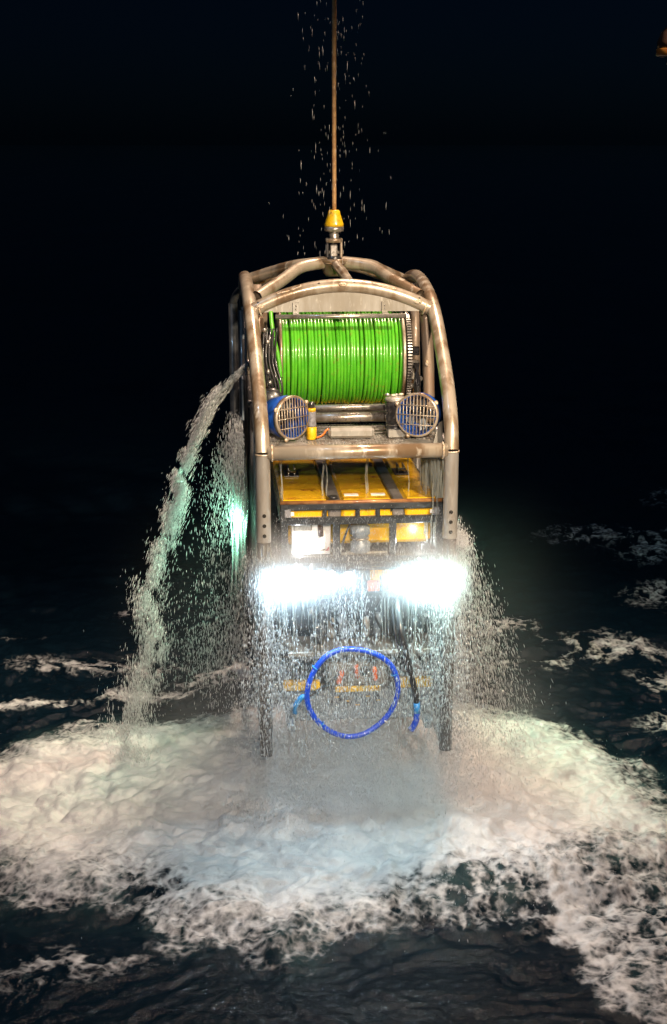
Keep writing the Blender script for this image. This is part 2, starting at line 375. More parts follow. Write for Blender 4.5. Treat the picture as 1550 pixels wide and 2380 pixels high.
ny, nx = GX.shape
verts = np.stack([GX, GY, HZ], -1).reshape(-1, 3)
ii = np.arange(ny * nx).reshape(ny, nx)
quads = np.stack([ii[:-1, :-1], ii[:-1, 1:], ii[1:, 1:], ii[1:, :-1]], -1).reshape(-1, 4)
def np_mesh(name, verts, faces, k, m, smooth=True):
    me = bpy.data.meshes.new(name); me.vertices.add(len(verts)); me.vertices.foreach_set('co', verts.astype(np.float32).ravel())
    me.loops.add(faces.size); me.loops.foreach_set('vertex_index', faces.astype(np.int32).ravel())
    me.polygons.add(len(faces)); me.polygons.foreach_set('loop_start', np.arange(0, faces.size, k, dtype=np.int32))
    me.polygons.foreach_set('use_smooth', np.full(len(faces), smooth))
    me.update(calc_edges=True); me.materials.append(M[m]); return me
def sea_material():
    m = bpy.data.materials.new('sea_water'); m.use_nodes = True; nt = m.node_tree; b = nt.nodes['Principled BSDF']; out = nt.nodes['Material Output']
    def attr(n):
        a = nt.nodes.new('ShaderNodeAttribute'); a.attribute_name = n; return X(nt, a.outputs['Fac'])
    v = coords(nt, 'Object')
    fo, ae = attr('foam'), attr('aer')
    n1 = noise(nt, v, 5.0, 8, 0.62, 0.6); n2 = noise(nt, v, 26, 5, 0.6, 0.3)
    fac = (fo + (n1 - 0.5) * 1.0 + (n2 - 0.5) * 0.30).ss(0.22, 0.95)
    nv = nt.nodes.new('ShaderNodeTexNoise'); nv.inputs['Scale'].default_value = 3.5; nv.inputs['Detail'].default_value = 4; nt.links.new(v, nv.inputs['Vector'])
    va = nt.nodes.new('ShaderNodeVectorMath'); va.operation = 'MULTIPLY_ADD'; va.inputs[1].default_value = (0.35, 0.35, 0.2); nt.links.new(nv.outputs['Color'], va.inputs[0]); nt.links.new(v, va.inputs[2])
    vo = nt.nodes.new('ShaderNodeTexVoronoi'); vo.feature = 'SMOOTH_F1'; vo.inputs['Scale'].default_value = 13.0; vo.inputs['Smoothness'].default_value = 0.35; nt.links.new(va.outputs[0], vo.inputs['Vector'])
    ce = X(nt, vo.outputs['Distance'])
    fac = (fo + (ce - 0.42) * 0.75 * fo.ss(0.08, 0.40) * (1.15 - fo).clamp() + (n1 - 0.5) * 0.70 + (n2 - 0.5) * 0.22).ss(0.18, 0.92)
    b.inputs['Specular IOR Level'].default_value = 0.13; b.inputs['Roughness'].default_value = 0.04; b.inputs['IOR'].default_value = 1.33
    wc = mixc(nt, ae * (noise(nt, v, 2.2, 4).ss(0.3, 0.75)), (0.0025, 0.008, 0.014), (0.035, 0.07, 0.07))
    nt.links.new(wc, b.inputs['Base Color'])
    rip = noise(nt, coords(nt, 'Object', (1, 1.25, 1)), 11, 6, 0.65, 0.5)
    rip = rip * 0.35 + noise(nt, v, 75, 2, 0.6) * 0.34
    nt.links.new(bump(nt, rip, 0.9, 0.020), b.inputs['Normal'])
    fb = nt.nodes.new('ShaderNodeBsdfPrincipled'); fb.inputs['Roughness'].default_value = 0.45; fb.inputs['Specular IOR Level'].default_value = 0.3
    fc = mixc(nt, noise(nt, v, 3.0, 6, 0.6, 0.8).ss(0.35, 0.65), (0.46, 0.47, 0.48), (0.68, 0.68, 0.67)); nt.links.new(fc, fb.inputs['Base Color'])
    nt.links.new(bump(nt, noise(nt, v, 6, 7, 0.6, 1.2) + n2 * 0.12 + ce * 0.10, 0.30, 0.06), fb.inputs['Normal'])
    mx = nt.nodes.new('ShaderNodeMixShader'); nt.links.new(fac.s, mx.inputs[0]); nt.links.new(b.outputs[0], mx.inputs[1]); nt.links.new(fb.outputs[0], mx.inputs[2])
    nt.links.new(mx.outputs[0], out.inputs[0]); M['sea'] = m
sea_material()
me = np_mesh('sea', verts, quads, 4, 'sea')
for nm, arr in (('foam', foam), ('aer', aer)):
    a = me.attributes.new(nm, 'FLOAT', 'POINT'); a.data.foreach_set('value', arr.astype(np.float32).ravel())
sea = bpy.data.objects.new('sea', me); C.objects.link(sea)
tag(sea, 'black night sea with a broad churned patch of white foam', 'sea', kind='structure')

# ---------------------------------------------------------------- the recovery cage
TR = 0.078
cage = thing('recovery_cage', 'tall tubular steel recovery cage with arched roof hanging above foaming sea', 'cage', (0, 2.6, 0.95))
def skew(z): return -0.055 * max(0, (z - 4.38) / 1.55) ** 2
def hoop_pts(sx):
    pd = [(0.0, 4.38), (0.10, 4.66), (0.34, 4.96), (0.72, 5.28), (1.25, 5.66), (1.80, 5.87), (2.6, 5.96), (3.4, 5.87), (3.95, 5.66), (4.48, 5.28), (4.86, 4.96), (5.10, 4.66), (5.2, 4.38)]
    return spline([(sx * (1.0 + 0.035 * (z - 4.38) / 1.55) + skew(z), d, z) for d, z in pd], 6)
for sx in (-1, 1):
    MB().tube(hoop_pts(sx), TR, 16, caps=False).build('hoop', 'tube', cage)
    pf = MB().tube([(sx, 0, 3.42), (sx, 0, 4.38)], TR + 0.001, 16, caps=False).build('post', 'tube_grey', cage)
    for z in (3.72, 3.61, 3.50):
        MB().lathe([(0.021, 0), (0.021, 0.006), (0.012, 0.007), (0.012, 0.002), (0.0, 0.002)], (sx * 0.995 + 0.0, -TR + 0.001, z), (0, -1, 0), 10, False).build('bolt', 'hole', pf)
    MB().tube([(sx, 0, 0.97), (sx, 0, 3.419)], TR - 0.006, 14).build('leg', 'tube_dark', cage)
    MB().tube([(sx, 5.2, 0.97), (sx, 5.2, 4.38)], TR, 12).build('leg', 'tube_dark', cage)
    MB().tube([(sx, 2.6, 1.0), (sx, 2.6, 4.36)], TR * 0.8, 12).build('leg', 'tube_dark', cage)
    MB().ring((sx, 0, 4.37), (0, 0, 1), TR + 0.001, 0.009, 24, 6).build('weld_bead', 'weld', cage)
    for z in (1.02, 2.55, 4.36):             # long side rails
        MB().tube([(sx * 1.0, TR, z), (sx * 1.0, 5.2 - TR, z)], TR * 0.75, 10).build('side_rail', 'tube_dark', cage)
    MB().tube(spline([(sx * 0.97, 1.42, 4.42), (sx * 0.965 - 0.01, 1.46, 5.1), (sx * 0.95 - 0.03, 1.5, 5.66)], 5), TR * 0.85, 14).build('strut', 'tube_rust', cage)
    MB().tube([(sx * 0.96, 2.4, 4.42), (sx * 0.94 - .02, 2.45, 5.9)], TR * 0.7, 12).build('strut', 'tube_rust', cage)
    MB().box((sx * 0.86, 2.75, 5.05), (0.06, 0.10, 1.5), bev=0.01).build('strut', 'tube_rust', cage)
    MB().box((sx * 1.04, 1.05, 2.72), (0.03, 0.95, 3.2), bev=0.006).build('side_panel', 'plate_blue', cage)
    MB().box((sx * 1.06, 3.4, 2.9), (0.03, 1.1, 2.9), bev=0.006).build('side_panel', 'dark_frame', cage)
# outboard guide rails on the left flank
MB().tube([(-1.13, 2.9, 1.2), (-1.13, 2.9, 5.55)], 0.055, 12).build('guide_rail', 'dark_frame', cage)  # dark colour stands in for the hoop's shade on both rails
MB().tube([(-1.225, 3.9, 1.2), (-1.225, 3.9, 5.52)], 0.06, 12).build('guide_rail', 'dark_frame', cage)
MB().box((-1.14, 2.2, 5.48), (0.02, 0.34, 0.34), Matrix.Rotation(0.0, 3, 'X').to_quaternion(), 0.004).build('guide_plate', 'plate_blue', cage)
MB().box((-1.12, 1.8, 5.20), (0.02, 0.10, 0.55), bev=0.004).build('guide_plate', 'plate_blue', cage)
MB().box((-1.15, 2.4, 4.55), (0.02, 0.25, 0.5), bev=0.004).build('guide_plate', 'plate_blue', cage)
MB().prism([(-1.03, 0.35, 4.30), (-1.03, 0.75, 4.30), (-1.03, 0.75, 4.85)], (-0.02, 0, 0)).build('gusset', 'plate_blue', cage)
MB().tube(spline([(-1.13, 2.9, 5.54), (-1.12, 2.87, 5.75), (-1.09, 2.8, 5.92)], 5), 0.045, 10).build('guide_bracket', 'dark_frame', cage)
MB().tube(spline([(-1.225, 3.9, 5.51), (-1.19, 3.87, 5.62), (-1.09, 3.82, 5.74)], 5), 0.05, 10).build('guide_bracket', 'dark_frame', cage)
for d in (2.9, 3.9):
    for z in (1.6, 3.2, 4.4): MB().tube([(-1.0, d, z), (-1.13 if d < 3 else -1.225, d, z)], 0.04, 8).build('guide_bracket', 'tube_dark', cage)
MB().lathe([(.055, -.12), (.06, .0), (.07, .005), (.07, .03), (.052, .032), (.048, -.10)], (-1.06, 2.0, 5.02), (-.85, 0, -.35), 18).build('drain_outlet', 'tube_dark', cage)
# roof arches and braces
def arch(D, zc, sag, x0=-1.03, x1=0.93):
    xm = (x0 + x1) / 2
    return spline([(xm + (x1 - x0) / 2 * t, D, zc - sag * abs(t) ** 2.0) for t in np.linspace(-1, 1, 9)], 4)
fa = arch(1.36, 5.985, 0.28, -1.075, 0.985); MB().tube(fa, TR, 16, caps=False).build('arch', 'tube', cage)
ra = arch(3.85, 6.03, 0.32, -1.08, 1.02); MB().tube(ra, TR, 16, caps=False).build('arch', 'tube', cage)
HUB = V(-0.032, 2.6, 6.14)
for sx, ex in ((-1, -1.02), (1, 0.90)):
    br = spline([HUB + V(sx * .10, -.02, .0), (sx * .42 - .02, 2.42, 6.10), (ex * 0.66, 2.05, 5.99), (ex * 0.97, 1.62, 5.84)], 6)
    MB().tube(br, TR * 0.92, 14, caps=False).build('roof_brace', 'tube', cage)
    br = spline([HUB + V(sx * .10, .05, .0), (sx * .45 - .02, 2.9, 6.08), (ex * 0.70, 3.3, 5.98), (ex * 1.02, 3.7, 5.84)], 6)
    MB().tube(br, TR * 0.92, 14, caps=False).build('roof_brace', 'tube', cage)
MB().tube([HUB + V(0.01, -.12, -.01), (0.02, 1.95, 6.07), (0.045, 1.38, 6.0)], TR * 0.75, 14, caps=False).build('roof_brace', 'tube', cage)
MB().tube([HUB + V(0.01, .12, -.02), (0.0, 3.2, 6.09), (0.0, 3.82, 6.04)], TR * 0.75, 14, caps=False).build('roof_brace', 'tube', cage)
hb = MB().lathe([(0.10, -0.16), (0.13, -0.12), (0.155, 0.0), (0.185, 0.015), (0.185, 0.045), (0.13, 0.05), (0.12, 0.02), (0.0, 0.02)], HUB, (0, 0, 1), 28).build('hub', 'tube', cage)
MB().ring(HUB + V(0, 0, .0), (0, 0, 1), 0.162, 0.012, 32, 6).build('weld_bead', 'tube_rust', hb)
# weld saddles, anodes and drain holes on the arch tubes
def on_arch(path, t, ang, lift=0.0):
    i = int(t * (len(path) - 1)); p = np.array(path[i]); q = np.array(path[min(i + 1, len(path) - 1)]) - np.array(path[max(i - 1, 0)])
    u, _ = frame(q); n = V(0, -math.cos(ang), math.sin(ang)); tt = q / np.linalg.norm(q); n -= tt * (n @ tt); n /= np.linalg.norm(n)
    return p + n * (TR + lift), n, tt
for t, ang in ((0.09, 0.1), (0.53, 0.25), (0.91, 0.15)):
    p, n, tt = on_arch(fa, t, ang)
    an = MB().blob(p, (0.048, 0.026, 0.016), n, 14, 6).build('anode', 'weld', cage)
    for e in (-0.018, 0.016): MB().blob(p + tt * e + n * 0.015, (0.006, 0.006, 0.003), n, 6, 4).build('bolt', 'hole', an)
for t, ang in ((0.40, 0.75), (0.58, 0.75), (0.93, 0.85), (0.08, 0.9)):
    p, n, tt = on_arch(fa, t, ang, 0.0005); MB().blob(p, (0.014, 0.009, 0.002), n, 10, 4).build('drain_hole', 'hole', cage)
def saddle(path, t0, t1, a0, width=0.32):
    pts = []
    for k in range(15):
        s_ = k / 14; t = t0 + (t1 - t0) * (0.5 - 0.5 * math.cos(math.pi * s_)); pts.append(on_arch(path, t, a0 - width * math.sin(math.pi * s_) * 1.6)[0])
    return pts
for pth, t0, t1, a0 in ((fa, .17, .30, 1.15), (fa, .68, .80, 1.1), (ra, .14, .24, 1.2), (ra, .78, .9, 1.2)):
    MB().tube(saddle(pth, t0, t1, a0), 0.008, 6).build('weld_bead', 'weld', cage)
for sx in (-1, 1):                           # weld rings where arch meets hoop
    e = np.array(fa[0] if sx < 0 else fa[-1]); MB().ring(e + V(-sx * 0.10, -0.0, 0.03), (1, 0, sx * -0.35), TR + 0.002, 0.011, 24, 6).build('weld_bead', 'weld', cage)
for D, lx, z in ((0.74, 1.0, 5.27), (0.98, 1.0, 5.44)):
    MB().blob((lx + 0.0, D - 0.055, z - 0.055 + 0.09), (0.03, 0.018, 0.012), (0.1, -0.8, 0.5), 12, 5).build('anode', 'weld', cage)
for sx in (-1, 1): MB().blob((sx * 0.95 - 0.02, 1.385, 5.1), (0.022, 0.04, 0.012), (0, -1, 0), 12, 5).build('anode', 'weld', cage)
# web plate under the front arch
low = 5.70; poly = [(p[0], 1.33, max(p[2] - 0.06, low + 0.004)) for p in fa if -0.98 < p[0] < 0.88]
poly = [(-0.97, 1.33, low)] + poly + [(0.87, 1.33, low)]
MB().prism(poly, (0, 0.02, 0)).build('web_plate', 'plate', cage)
for x in (-0.565, 0.432):
    b_ = MB().box((x, 1.318, 5.745), (0.07, 0.014, 0.13), bev=0.003).box((x, 1.27, 5.683), (0.07, 0.1, 0.012)).build('bracket', 'plate', cage)
    for dz in (-0.015, 0.022): MB().blob((x, 1.31, 5.745 + dz), (0.011, 0.011, 0.006), (0, -1, 0), 10, 4).build('bolt', 'steel', b_)
# top tie bar, winch frame
MB().tube([(-0.80, 1.2, 5.662), (0.66, 1.2, 5.662)], 0.026, 12).build('tie_bar', 'steel', cage)
MB().tube([(-0.66, 1.0, 4.675), (0.66, 1.0, 4.675)], 0.032, 12).build('tie_bar', 'steel', cage)
MB().tube([(-0.60, 0.93, 4.575), (0.60, 0.93, 4.575)], 0.055, 14).build('guide_roller', 'steel', cage)
for k, z in enumerate((4.49, 4.465, 4.44)): MB().tube([(-0.60, 0.80 - 0.05 * k, z), (0.55, 0.80 - 0.05 * k, z)], 0.010, 8).build('guide_rod', 'steel', cage)
MB().box((0.43, 0.78, 4.53), (0.03, 0.06, 0.16), bev=.004).build('rod_bracket', 'black', cage)
# winch drum with the wound green tether
DC = V(-0.035, 1.95, 5.10); RW = 0.535; x0, x1 = -0.715, 0.655
drum = MB().lathe([(0.47, x0), (0.47, x1)], (0, DC[1], DC[2]), (1, 0, 0), 48).build('winch_drum', 'green', cage)
for x, th in ((x0 - 0.03, 0.03), (x1 + 0.0, 0.035)):
    MB().lathe([(0.30, 0), (0.60, 0), (0.605, 0.006), (0.605, th - .006), (0.60, th), (0.30, th)], (x, DC[1], DC[2]), (1, 0, 0), 64, caps=False).build('drum_flange', 'tube', drum)
nw = 34; pitch = (x1 - x0) / nw
wm = [MB().ring((0, 0, 0), (1, 0, 0), RW, pitch * 0.53, 72, 8).mesh('cable_wrap', k) for k in ('green', 'green', 'green_lime')]
for i in range(nw):
    o = bpy.data.objects.new('cable_wrap', wm[i % 2]); C.objects.link(o); o.parent = drum
    s_ = 1 + random.uniform(-0.018, 0.010) + (0.022 if i in (7, 19, 26) else 0)
    o.location = V(x0 + pitch * (i + 0.5) + random.uniform(-.003, .003), DC[1], DC[2] + random.uniform(-.002, .002)) - V(*ORIG[cage.name])
    o.rotation_euler = (random.uniform(0, 6.28), random.uniform(-.016, .016), 0.010 + 0.012 * math.sin(i * .55) + random.uniform(-.012, .012)); o.scale = (1.0, s_, s_)
# chain sprocket on the right flange
sp = MB().lathe([(0.30, 0), (0.615, 0), (0.615, 0.03), (0.30, 0.03)], (x1 + 0.055, DC[1], DC[2]), (1, 0, 0), 64).build('sprocket', 'black', cage)
tm = MB().box((0, 0, 0), (0.052, 0.030, 0.017), bev=.003).mesh('chain_link', 'steel')
for k in range(118):
    a = 2 * math.pi * k / 118; o = bpy.data.objects.new('chain_link', tm); C.objects.link(o); o.parent = sp
    o.location = V(x1 + 0.072, DC[1] + 0.628 * math.cos(a), DC[2] + 0.628 * math.sin(a)) - V(*ORIG[cage.name]); o.rotation_euler = (a, 0, 0)
# drive motor and hoses left of the drum
mo = MB().lathe([(0.0, -0.03), (0.10, -0.03), (0.20, 0.0), (0.33, 0.01), (0.35, 0.03), (0.35, 0.06), (0.30, 0.07), (0.28, 0.09), (0.31, 0.10), (0.31, 0.13), (0, 0.13)], (-0.94, 1.62, 5.12), (1, 0.0, 0), 36).build('winch_motor', 'black', cage)
MB().ring((-0.885, 1.62, 5.12), (1, 0, 0), 0.345, 0.013, 40, 6).build('motor_ring', 'steel', mo)
MB().ring((-0.83, 1.62, 5.12), (1, 0, 0), 0.30, 0.012, 40, 6).build('motor_ring', 'steel', mo)
for k in range(10):
    a = k * .63; MB().lathe([(0.018, 0), (0.018, .03), (0.0, .03)], (-0.955, 1.62 + .27 * math.cos(a), 5.12 + .27 * math.sin(a)), (-1, 0, 0), 8).build('bolt', 'steel', mo)
MB().lathe([(0.09, 0), (0.12, 0.02), (0.12, 0.22), (0.08, 0.25), (0, 0.25)], (-0.86, 1.1, 4.78), (0, -1, 0.1), 18).build('hydraulic_motor', 'black', cage)
for k in range(5):
    x = -0.93 + 0.035 * k
    MB().tube(spline([(x, 1.1, 5.55), (x - .02, .98 + .03 * k, 5.2), (x + .05, 1.02, 4.9), (x + .03, 1.15, 4.6)], 6), 0.012, 8).build('hydraulic_hose', 'black', cage)
for p in [(-.93, .93, 5.55), (-.90, .92, 5.42), (-.9, .9, 5.1), (-.88, .9, 4.98), (-.87, .88, 4.85)]: MB().blob(p, (.022, .018, .025), None, 8, 5).build('hose_fitting', 'steel', cage)
MB().tube(spline([(-0.85, 1.25, 5.72), (-0.83, 1.2, 5.5), (-0.77, 1.16, 5.2), (-0.755, 1.14, 4.98), (-0.79, 1.16, 4.75), (-0.87, 1.2, 4.58)], 8), 0.024, 10).build('jumper_cable', 'green', cage)
for p in [(-0.818, 1.192, 5.44), (-0.756, 1.141, 5.0)]: MB().ring(p, (0.15, 0, 1), 0.025, 0.006, 14, 5).build('cable_tie', 'black', cage)
# clutter right of the drum
MB().box((0.83, 1.7, 4.98), (0.10, 0.1, 0.22), bev=.01).build('valve_block', 'plate', cage)
MB().box((0.80, 1.55, 5.22), (0.12, 0.08, 0.10), bev=.01).build('valve_block', 'black', cage)
for k in range(9):
    MB().blob((0.80 + random.uniform(-.05, .06), 1.45 + random.uniform(-.1, .1), 4.72 + random.uniform(-.06, .3)), (random.uniform(.02, .04), .03, random.uniform(.02, .045)), None, 7, 5).build('hydraulic_fitting', random.choice(['steel', 'weld', 'black', 'plate']), cage)
for k in range(4):
    MB().tube(spline([(0.78 + .02 * k, 1.4, 5.1), (0.84 - .02 * k, 1.3, 4.9), (0.80, 1.25 + .03 * k, 4.7), (0.84, 1.3, 4.45)], 6), 0.011, 8).build('hydraulic_hose', 'black', cage)
# deck
MB().tube([(-1 + TR * .6, 0, 4.38), (1 - TR * .6, 0, 4.38)], TR, 18).build('cross_bar', 'tube', cage)
for sx in (-1, 1): MB().ring((sx * 0.905, 0, 4.38), (1, 0, 0), TR + 0.004, 0.012, 24, 6).build('weld_bead', 'weld', cage)
MB().tube([(-1, 2.6, 4.36), (1, 2.6, 4.36)], TR * .8, 10).build('cross_bar', 'tube_dark', cage)
MB().tube([(-1, 5.2, 4.36), (1, 5.2, 4.36)], TR * .8, 10).build('cross_bar', 'tube_dark', cage)
MB().tube([(-1, 5.2, 1.0), (1, 5.2, 1.0)], TR * .8, 10).build('cross_bar', 'tube_dark', cage)
g = MB()
for k in range(52): g.box((-0.93 + k * 0.0365, 0.72, 4.40), (0.006, 1.3, 0.03))
for k in range(28): g.box((0, 0.10 + k * 0.0455, 4.403), (1.88, 0.007, 0.026))
gr = g.build('deck_grating', 'steel', cage); gr['kind'] = 'stuff'
MB().prism([(-0.83, 0.12, 4.42), (-0.50, 0.085, 4.42), (-0.44, 0.085, 4.42), (-0.62, 0.36, 4.42), (-0.80, 0.36, 4.42)], (0, 0, 0.012)).build('deck_plate', 'plate', cage)
MB().prism([(0.45, 0.10, 4.42), (0.80, 0.10, 4.42), (0.82, 0.34, 4.42), (0.55, 0.34, 4.42)], (0, 0, 0.012)).build('deck_plate', 'plate', cage)
MB().prism([(0.82, 0.12, 4.42), (0.93, 0.2, 4.42), (0.95, 0.34, 4.62), (0.90, 0.26, 4.62)], (0.008, 0.008, 0.01)).build('deck_plate', 'plate', cage)
MB().box((-0.02, 0.52, 4.487), (0.50, 0.16, 0.115), Matrix.Rotation(R(-2), 3, 'Z').to_quaternion(), 0.03).build('junction_box', 'plate', cage)
MB().tube(spline([(-0.40, 0.42, 4.45), (-0.33, 0.48, 4.47), (-0.28, 0.52, 4.52), (-0.22, .53, 4.5)], 6), 0.009, 8).build('junction_cable', 'orange', cage)
# canisters on the deck
cn = MB().lathe([(0.052, 0), (0.056, 0.01), (0.056, 0.13), (0.05, 0.14)], (-0.452, 0.5, 4.42), (0, 0, 1), 18).build('canister', 'yellow_paint', cage)
MB().lathe([(0.05, 0.14), (0.053, 0.16), (0.047, 0.22), (0.05, 0.30), (0.05, .305)], (-0.452, 0.5, 4.42), (0, 0, 1), 18).build('tape_wrap', 'tape_grey', cn)
MB().lathe([(0.046, 0.305), (0.046, 0.34), (0.03, .345)], (-0.452, 0.5, 4.42), (0, 0, 1), 18).build('canister_neck', 'yellow_paint', cn)
MB().lathe([(0.036, 0.345), (0.036, 0.40), (0.028, 0.41), (0, .41)], (-0.452, 0.5, 4.42), (0, 0, 1), 16).build('canister_cap', 'black', cn)
bk = MB().lathe([(0.10, 0), (0.10, 0.12), (0.085, 0.13), (0.105, 0.16), (0.115, 0.22), (0.10, 0.25), (0.115, 0.29), (0.112, 0.38), (0.10, 0.40), (0, .40)], (0.475, 0.62, 4.42), (0, 0, 1), 22).build('pressure_can', 'black', cage)
MB().lathe([(0.118, 0.39), (0.118, 0.415), (0.10, 0.43), (0.05, 0.435), (0, .45)], (0.475, 0.62, 4.42), (0, 0, 1), 22).build('can_lid', 'plate', bk)
MB().lathe([(0.102, 0.125), (0.106, 0.13), (0.102, 0.135), (0.102, .125)], (0.475, 0.62, 4.42), (0, 0, 1), 22).build('can_band', 'steel', bk)
MB().box((0.475, 0.50, 4.47), (0.19, 0.06, 0.09), bev=.008).build('can_clamp', 'plate', bk)
for k in range(4): MB().blob((0.45 + .05 * k * (1 if k % 2 else -1) * .6, 0.60 + .02 * k, 4.87), (0.035, .02, .016), None, 8, 5).build('lid_fitting', random.choice(['weld', 'steel']), bk)
# thrusters with grille guards
def thruster(c, ang, tilt):
    ax = V(math.sin(ang) * math.cos(tilt), -math.cos(ang) * math.cos(tilt), math.sin(tilt)); c = V(*c); u = V(math.cos(ang), math.sin(ang), 0); v_ = np.cross(ax, u); v_ = v_ if v_[2] > 0 else -v_
    Rr = 0.228
    sh = MB().lathe([(Rr - .02, 0), (Rr, 0.0), (Rr + .004, -0.12), (Rr - 0.03, -0.28), (Rr - .06, -.30), (Rr - .08, -.29), (Rr - .05, -.2), (Rr - 0.015, -.1), (Rr - .02, 0)], c, ax, 40, caps=False).build('thruster', 'blue', cage)
    MB().lathe([(Rr - .012, .012), (Rr + .008, .012), (Rr + .012, 0.0), (Rr + .012, -.035), (Rr + .001, -.036), (Rr - .012, .012)], c, ax, 40, caps=False).build('guard_rim', 'tube', sh)
    for k in range(-5, 6):
        s_ = k * 0.038; h = math.sqrt(Rr ** 2 - s_ ** 2) - 0.004
        MB().tube([c + u * s_ - v_ * h + ax * .006, c + u * s_ + v_ * h + ax * .006], 0.0065, 6).build('guard_bar', 'tube', sh)
    for k in (-1, 0, 1):
        s_ = k * 0.105; h = math.sqrt(Rr ** 2 - s_ ** 2) - 0.004
        MB().tube([c + v_ * s_ - u * h + ax * .017, c + v_ * s_ + u * h + ax * .017], 0.0055, 6).build('guard_bar', 'tube', sh)
    for a in (0.6, 2.7, 4.3):
        p = c + (Rr + .02) * (u * math.cos(a) + v_ * math.sin(a)); MB().lathe([(0.026, -.012), (0.026, .008), (0.012, .009), (0.012, .014), (0, .014)], p, ax, 10).build('guard_lug', 'weld', sh)
    MB().lathe([(0.055, -.30), (0.06, -.16), (0.05, -.10), (0.02, -.075), (0, -.07)], c, ax, 18).build('thruster_hub', 'black', sh)
    for k in range(5):
        a = 2 * math.pi * k / 5; e = u * math.cos(a) + v_ * math.sin(a); t_ = -u * math.sin(a) + v_ * math.cos(a)
        b0, b1 = c - ax * .15 + e * .05, c - ax * .15 + e * .175
        MB().prism([b0 - t_ * .03 + ax * .02, b1 - t_ * .05 + ax * .03, b1 + t_ * .05 - ax * .03, b0 + t_ * .03 - ax * .02], ax * .006).build('propeller_blade', 'plate_blue' if c[0] > 0 else 'dark_frame', sh)
    p = c - ax * .14 - v_ * (Rr + .02); MB().box((p[0], p[1], (p[2] + 4.41) / 2), (0.10, 0.12, max(p[2] - 4.41, .03)), bev=.008).build('thruster_foot', 'plate', sh)
    return sh
thruster((-0.665, 0.34, 4.69), R(38), R(3))
thruster((0.672, 0.33, 4.70), R(-24), R(3))

# ---------------------------------------------------------------- lifting cable and its termination
lc = thing('lifting_cable', 'rusty brown lifting cable ending in a chipped yellow cone', 'cable', (-0.03, 2.6, 6.2))
cx = -0.03
MB().tube([(cx + 0.002 * math.sin(z * 2.1), 2.6, z) for z in np.linspace(6.7, 14, 40)], [0.0255 + .0012 * math.sin(k * 2.3) for k in range(40)], 12).build('rope', 'rope', lc)
cl = MB().lathe([(0.03, 0.185), (0.055, 0.19), (0.066, 0.18), (0.075, 0.14), (0.112, 0.03), (0.115, 0.0), (0.0, 0.0)], (cx, 2.6, 6.565), (0, 0, 1), 26).build('cone', 'yellow_paint', lc)
MB().lathe([(0.113, 0.0), (0.118, -0.03), (0.112, -0.055), (0.075, -0.06), (0.06, -0.075), (0, -.075)], (cx, 2.6, 6.565), (0, 0, 1), 26).build('cone_skirt', 'steel', lc)
MB().lathe([(0.05, 0.0), (0.062, -0.04), (0.05, -0.09), (0.075, -0.10), (0, -.10)], (cx, 2.6, 6.50), (0, 0, 1), 18).build('swivel_ball', 'steel', lc)
MB().lathe([(0.098, 0.0), (0.104, -0.01), (0.104, -0.045), (0.09, -0.05), (0, -.05)], (cx, 2.6, 6.425), (0, 0, 1), 22).build('swivel_cap', 'tube', lc)
for sx in (-1, 1):
    MB().box((cx + sx * 0.083, 2.6, 6.29), (0.03, 0.09, 0.19), bev=.008).build('clevis_arm', 'tube' if sx > 0 else 'black', lc)
MB().box((cx - 0.005, 2.6, 6.27), (0.09, 0.07, 0.17), bev=.015).build('clevis_eye', 'steel', lc)
MB().tube([(cx - 0.115, 2.6, 6.26), (cx + 0.115, 2.6, 6.26)], 0.022, 10).build('clevis_pin', 'steel', lc)
MB().lathe([(0.085, 0.0), (0.09, 0.02), (0.09, 0.055), (0.07, 0.06), (0, .06)], (cx, 2.6, 6.16), (0, 0, 1), 20).build('clevis_base', 'black', lc)

# ---------------------------------------------------------------- the underwater vehicle docked inside
rov = thing('underwater_vehicle', 'boxy yellow topped underwater vehicle with glaring lamps docked inside the cage', 'vehicle', (0.08, 1.7, 2.0))
L, Rt, F, B_, T, Bo = -0.81, 0.97, 0.27, 3.0, 3.79, 3.10
def fblock(xa, xb, mat_='yellow'):
    MB().box(((xa + xb) / 2, (F + B_) / 2, T - 0.13), (xb - xa, B_ - F - .04, 0.26), bev=0.03).build('buoyancy_block', mat_, rov)
fblock(-0.80, -0.29); fblock(-0.145, 0.41); fblock(0.545, 0.91)
for xa, xb in ((-0.285, -0.15), (0.415, 0.54)):
    MB().box(((xa + xb) / 2, (F + B_) / 2, T - 0.10), (xb - xa, B_ - F - .05, 0.19), bev=0.012).build('strap', 'strap_grey', rov)
MB().tube([(L, F - .02, T - .015), (Rt, F - .02, T - .015)], 0.022, 10).build('front_lip', 'rust_edge', rov)
for x, d in ((-0.62, 1.55), (0.66, 1.55)):
    b_ = MB().box((x, d, T + .012), (0.17, 0.30, 0.02), bev=.005).build('lift_bracket', 'black', rov)
    for e in (-.035, .035): MB().box((x + e, d, T + .06), (0.018, 0.20, 0.08), bev=.004).build('bracket_lug', 'steel', b_)
    MB().tube([(x - .05, d - .1, T + .06), (x + .05, d - .1, T + .06)], 0.02, 8).build('bracket_pin', 'steel', b_)
for x in (-0.02, 0.275): MB().box((x, 0.50, T + .003), (0.155, 0.085, 0.005)).build('reflective_plate', 'white', rov)
MB().lathe([(0.06, 0), (0.055, .025), (0.03, .035), (0, .035)], (-0.23, 0.36, T), (0, 0, 1), 16).build('top_cap', 'black', rov)
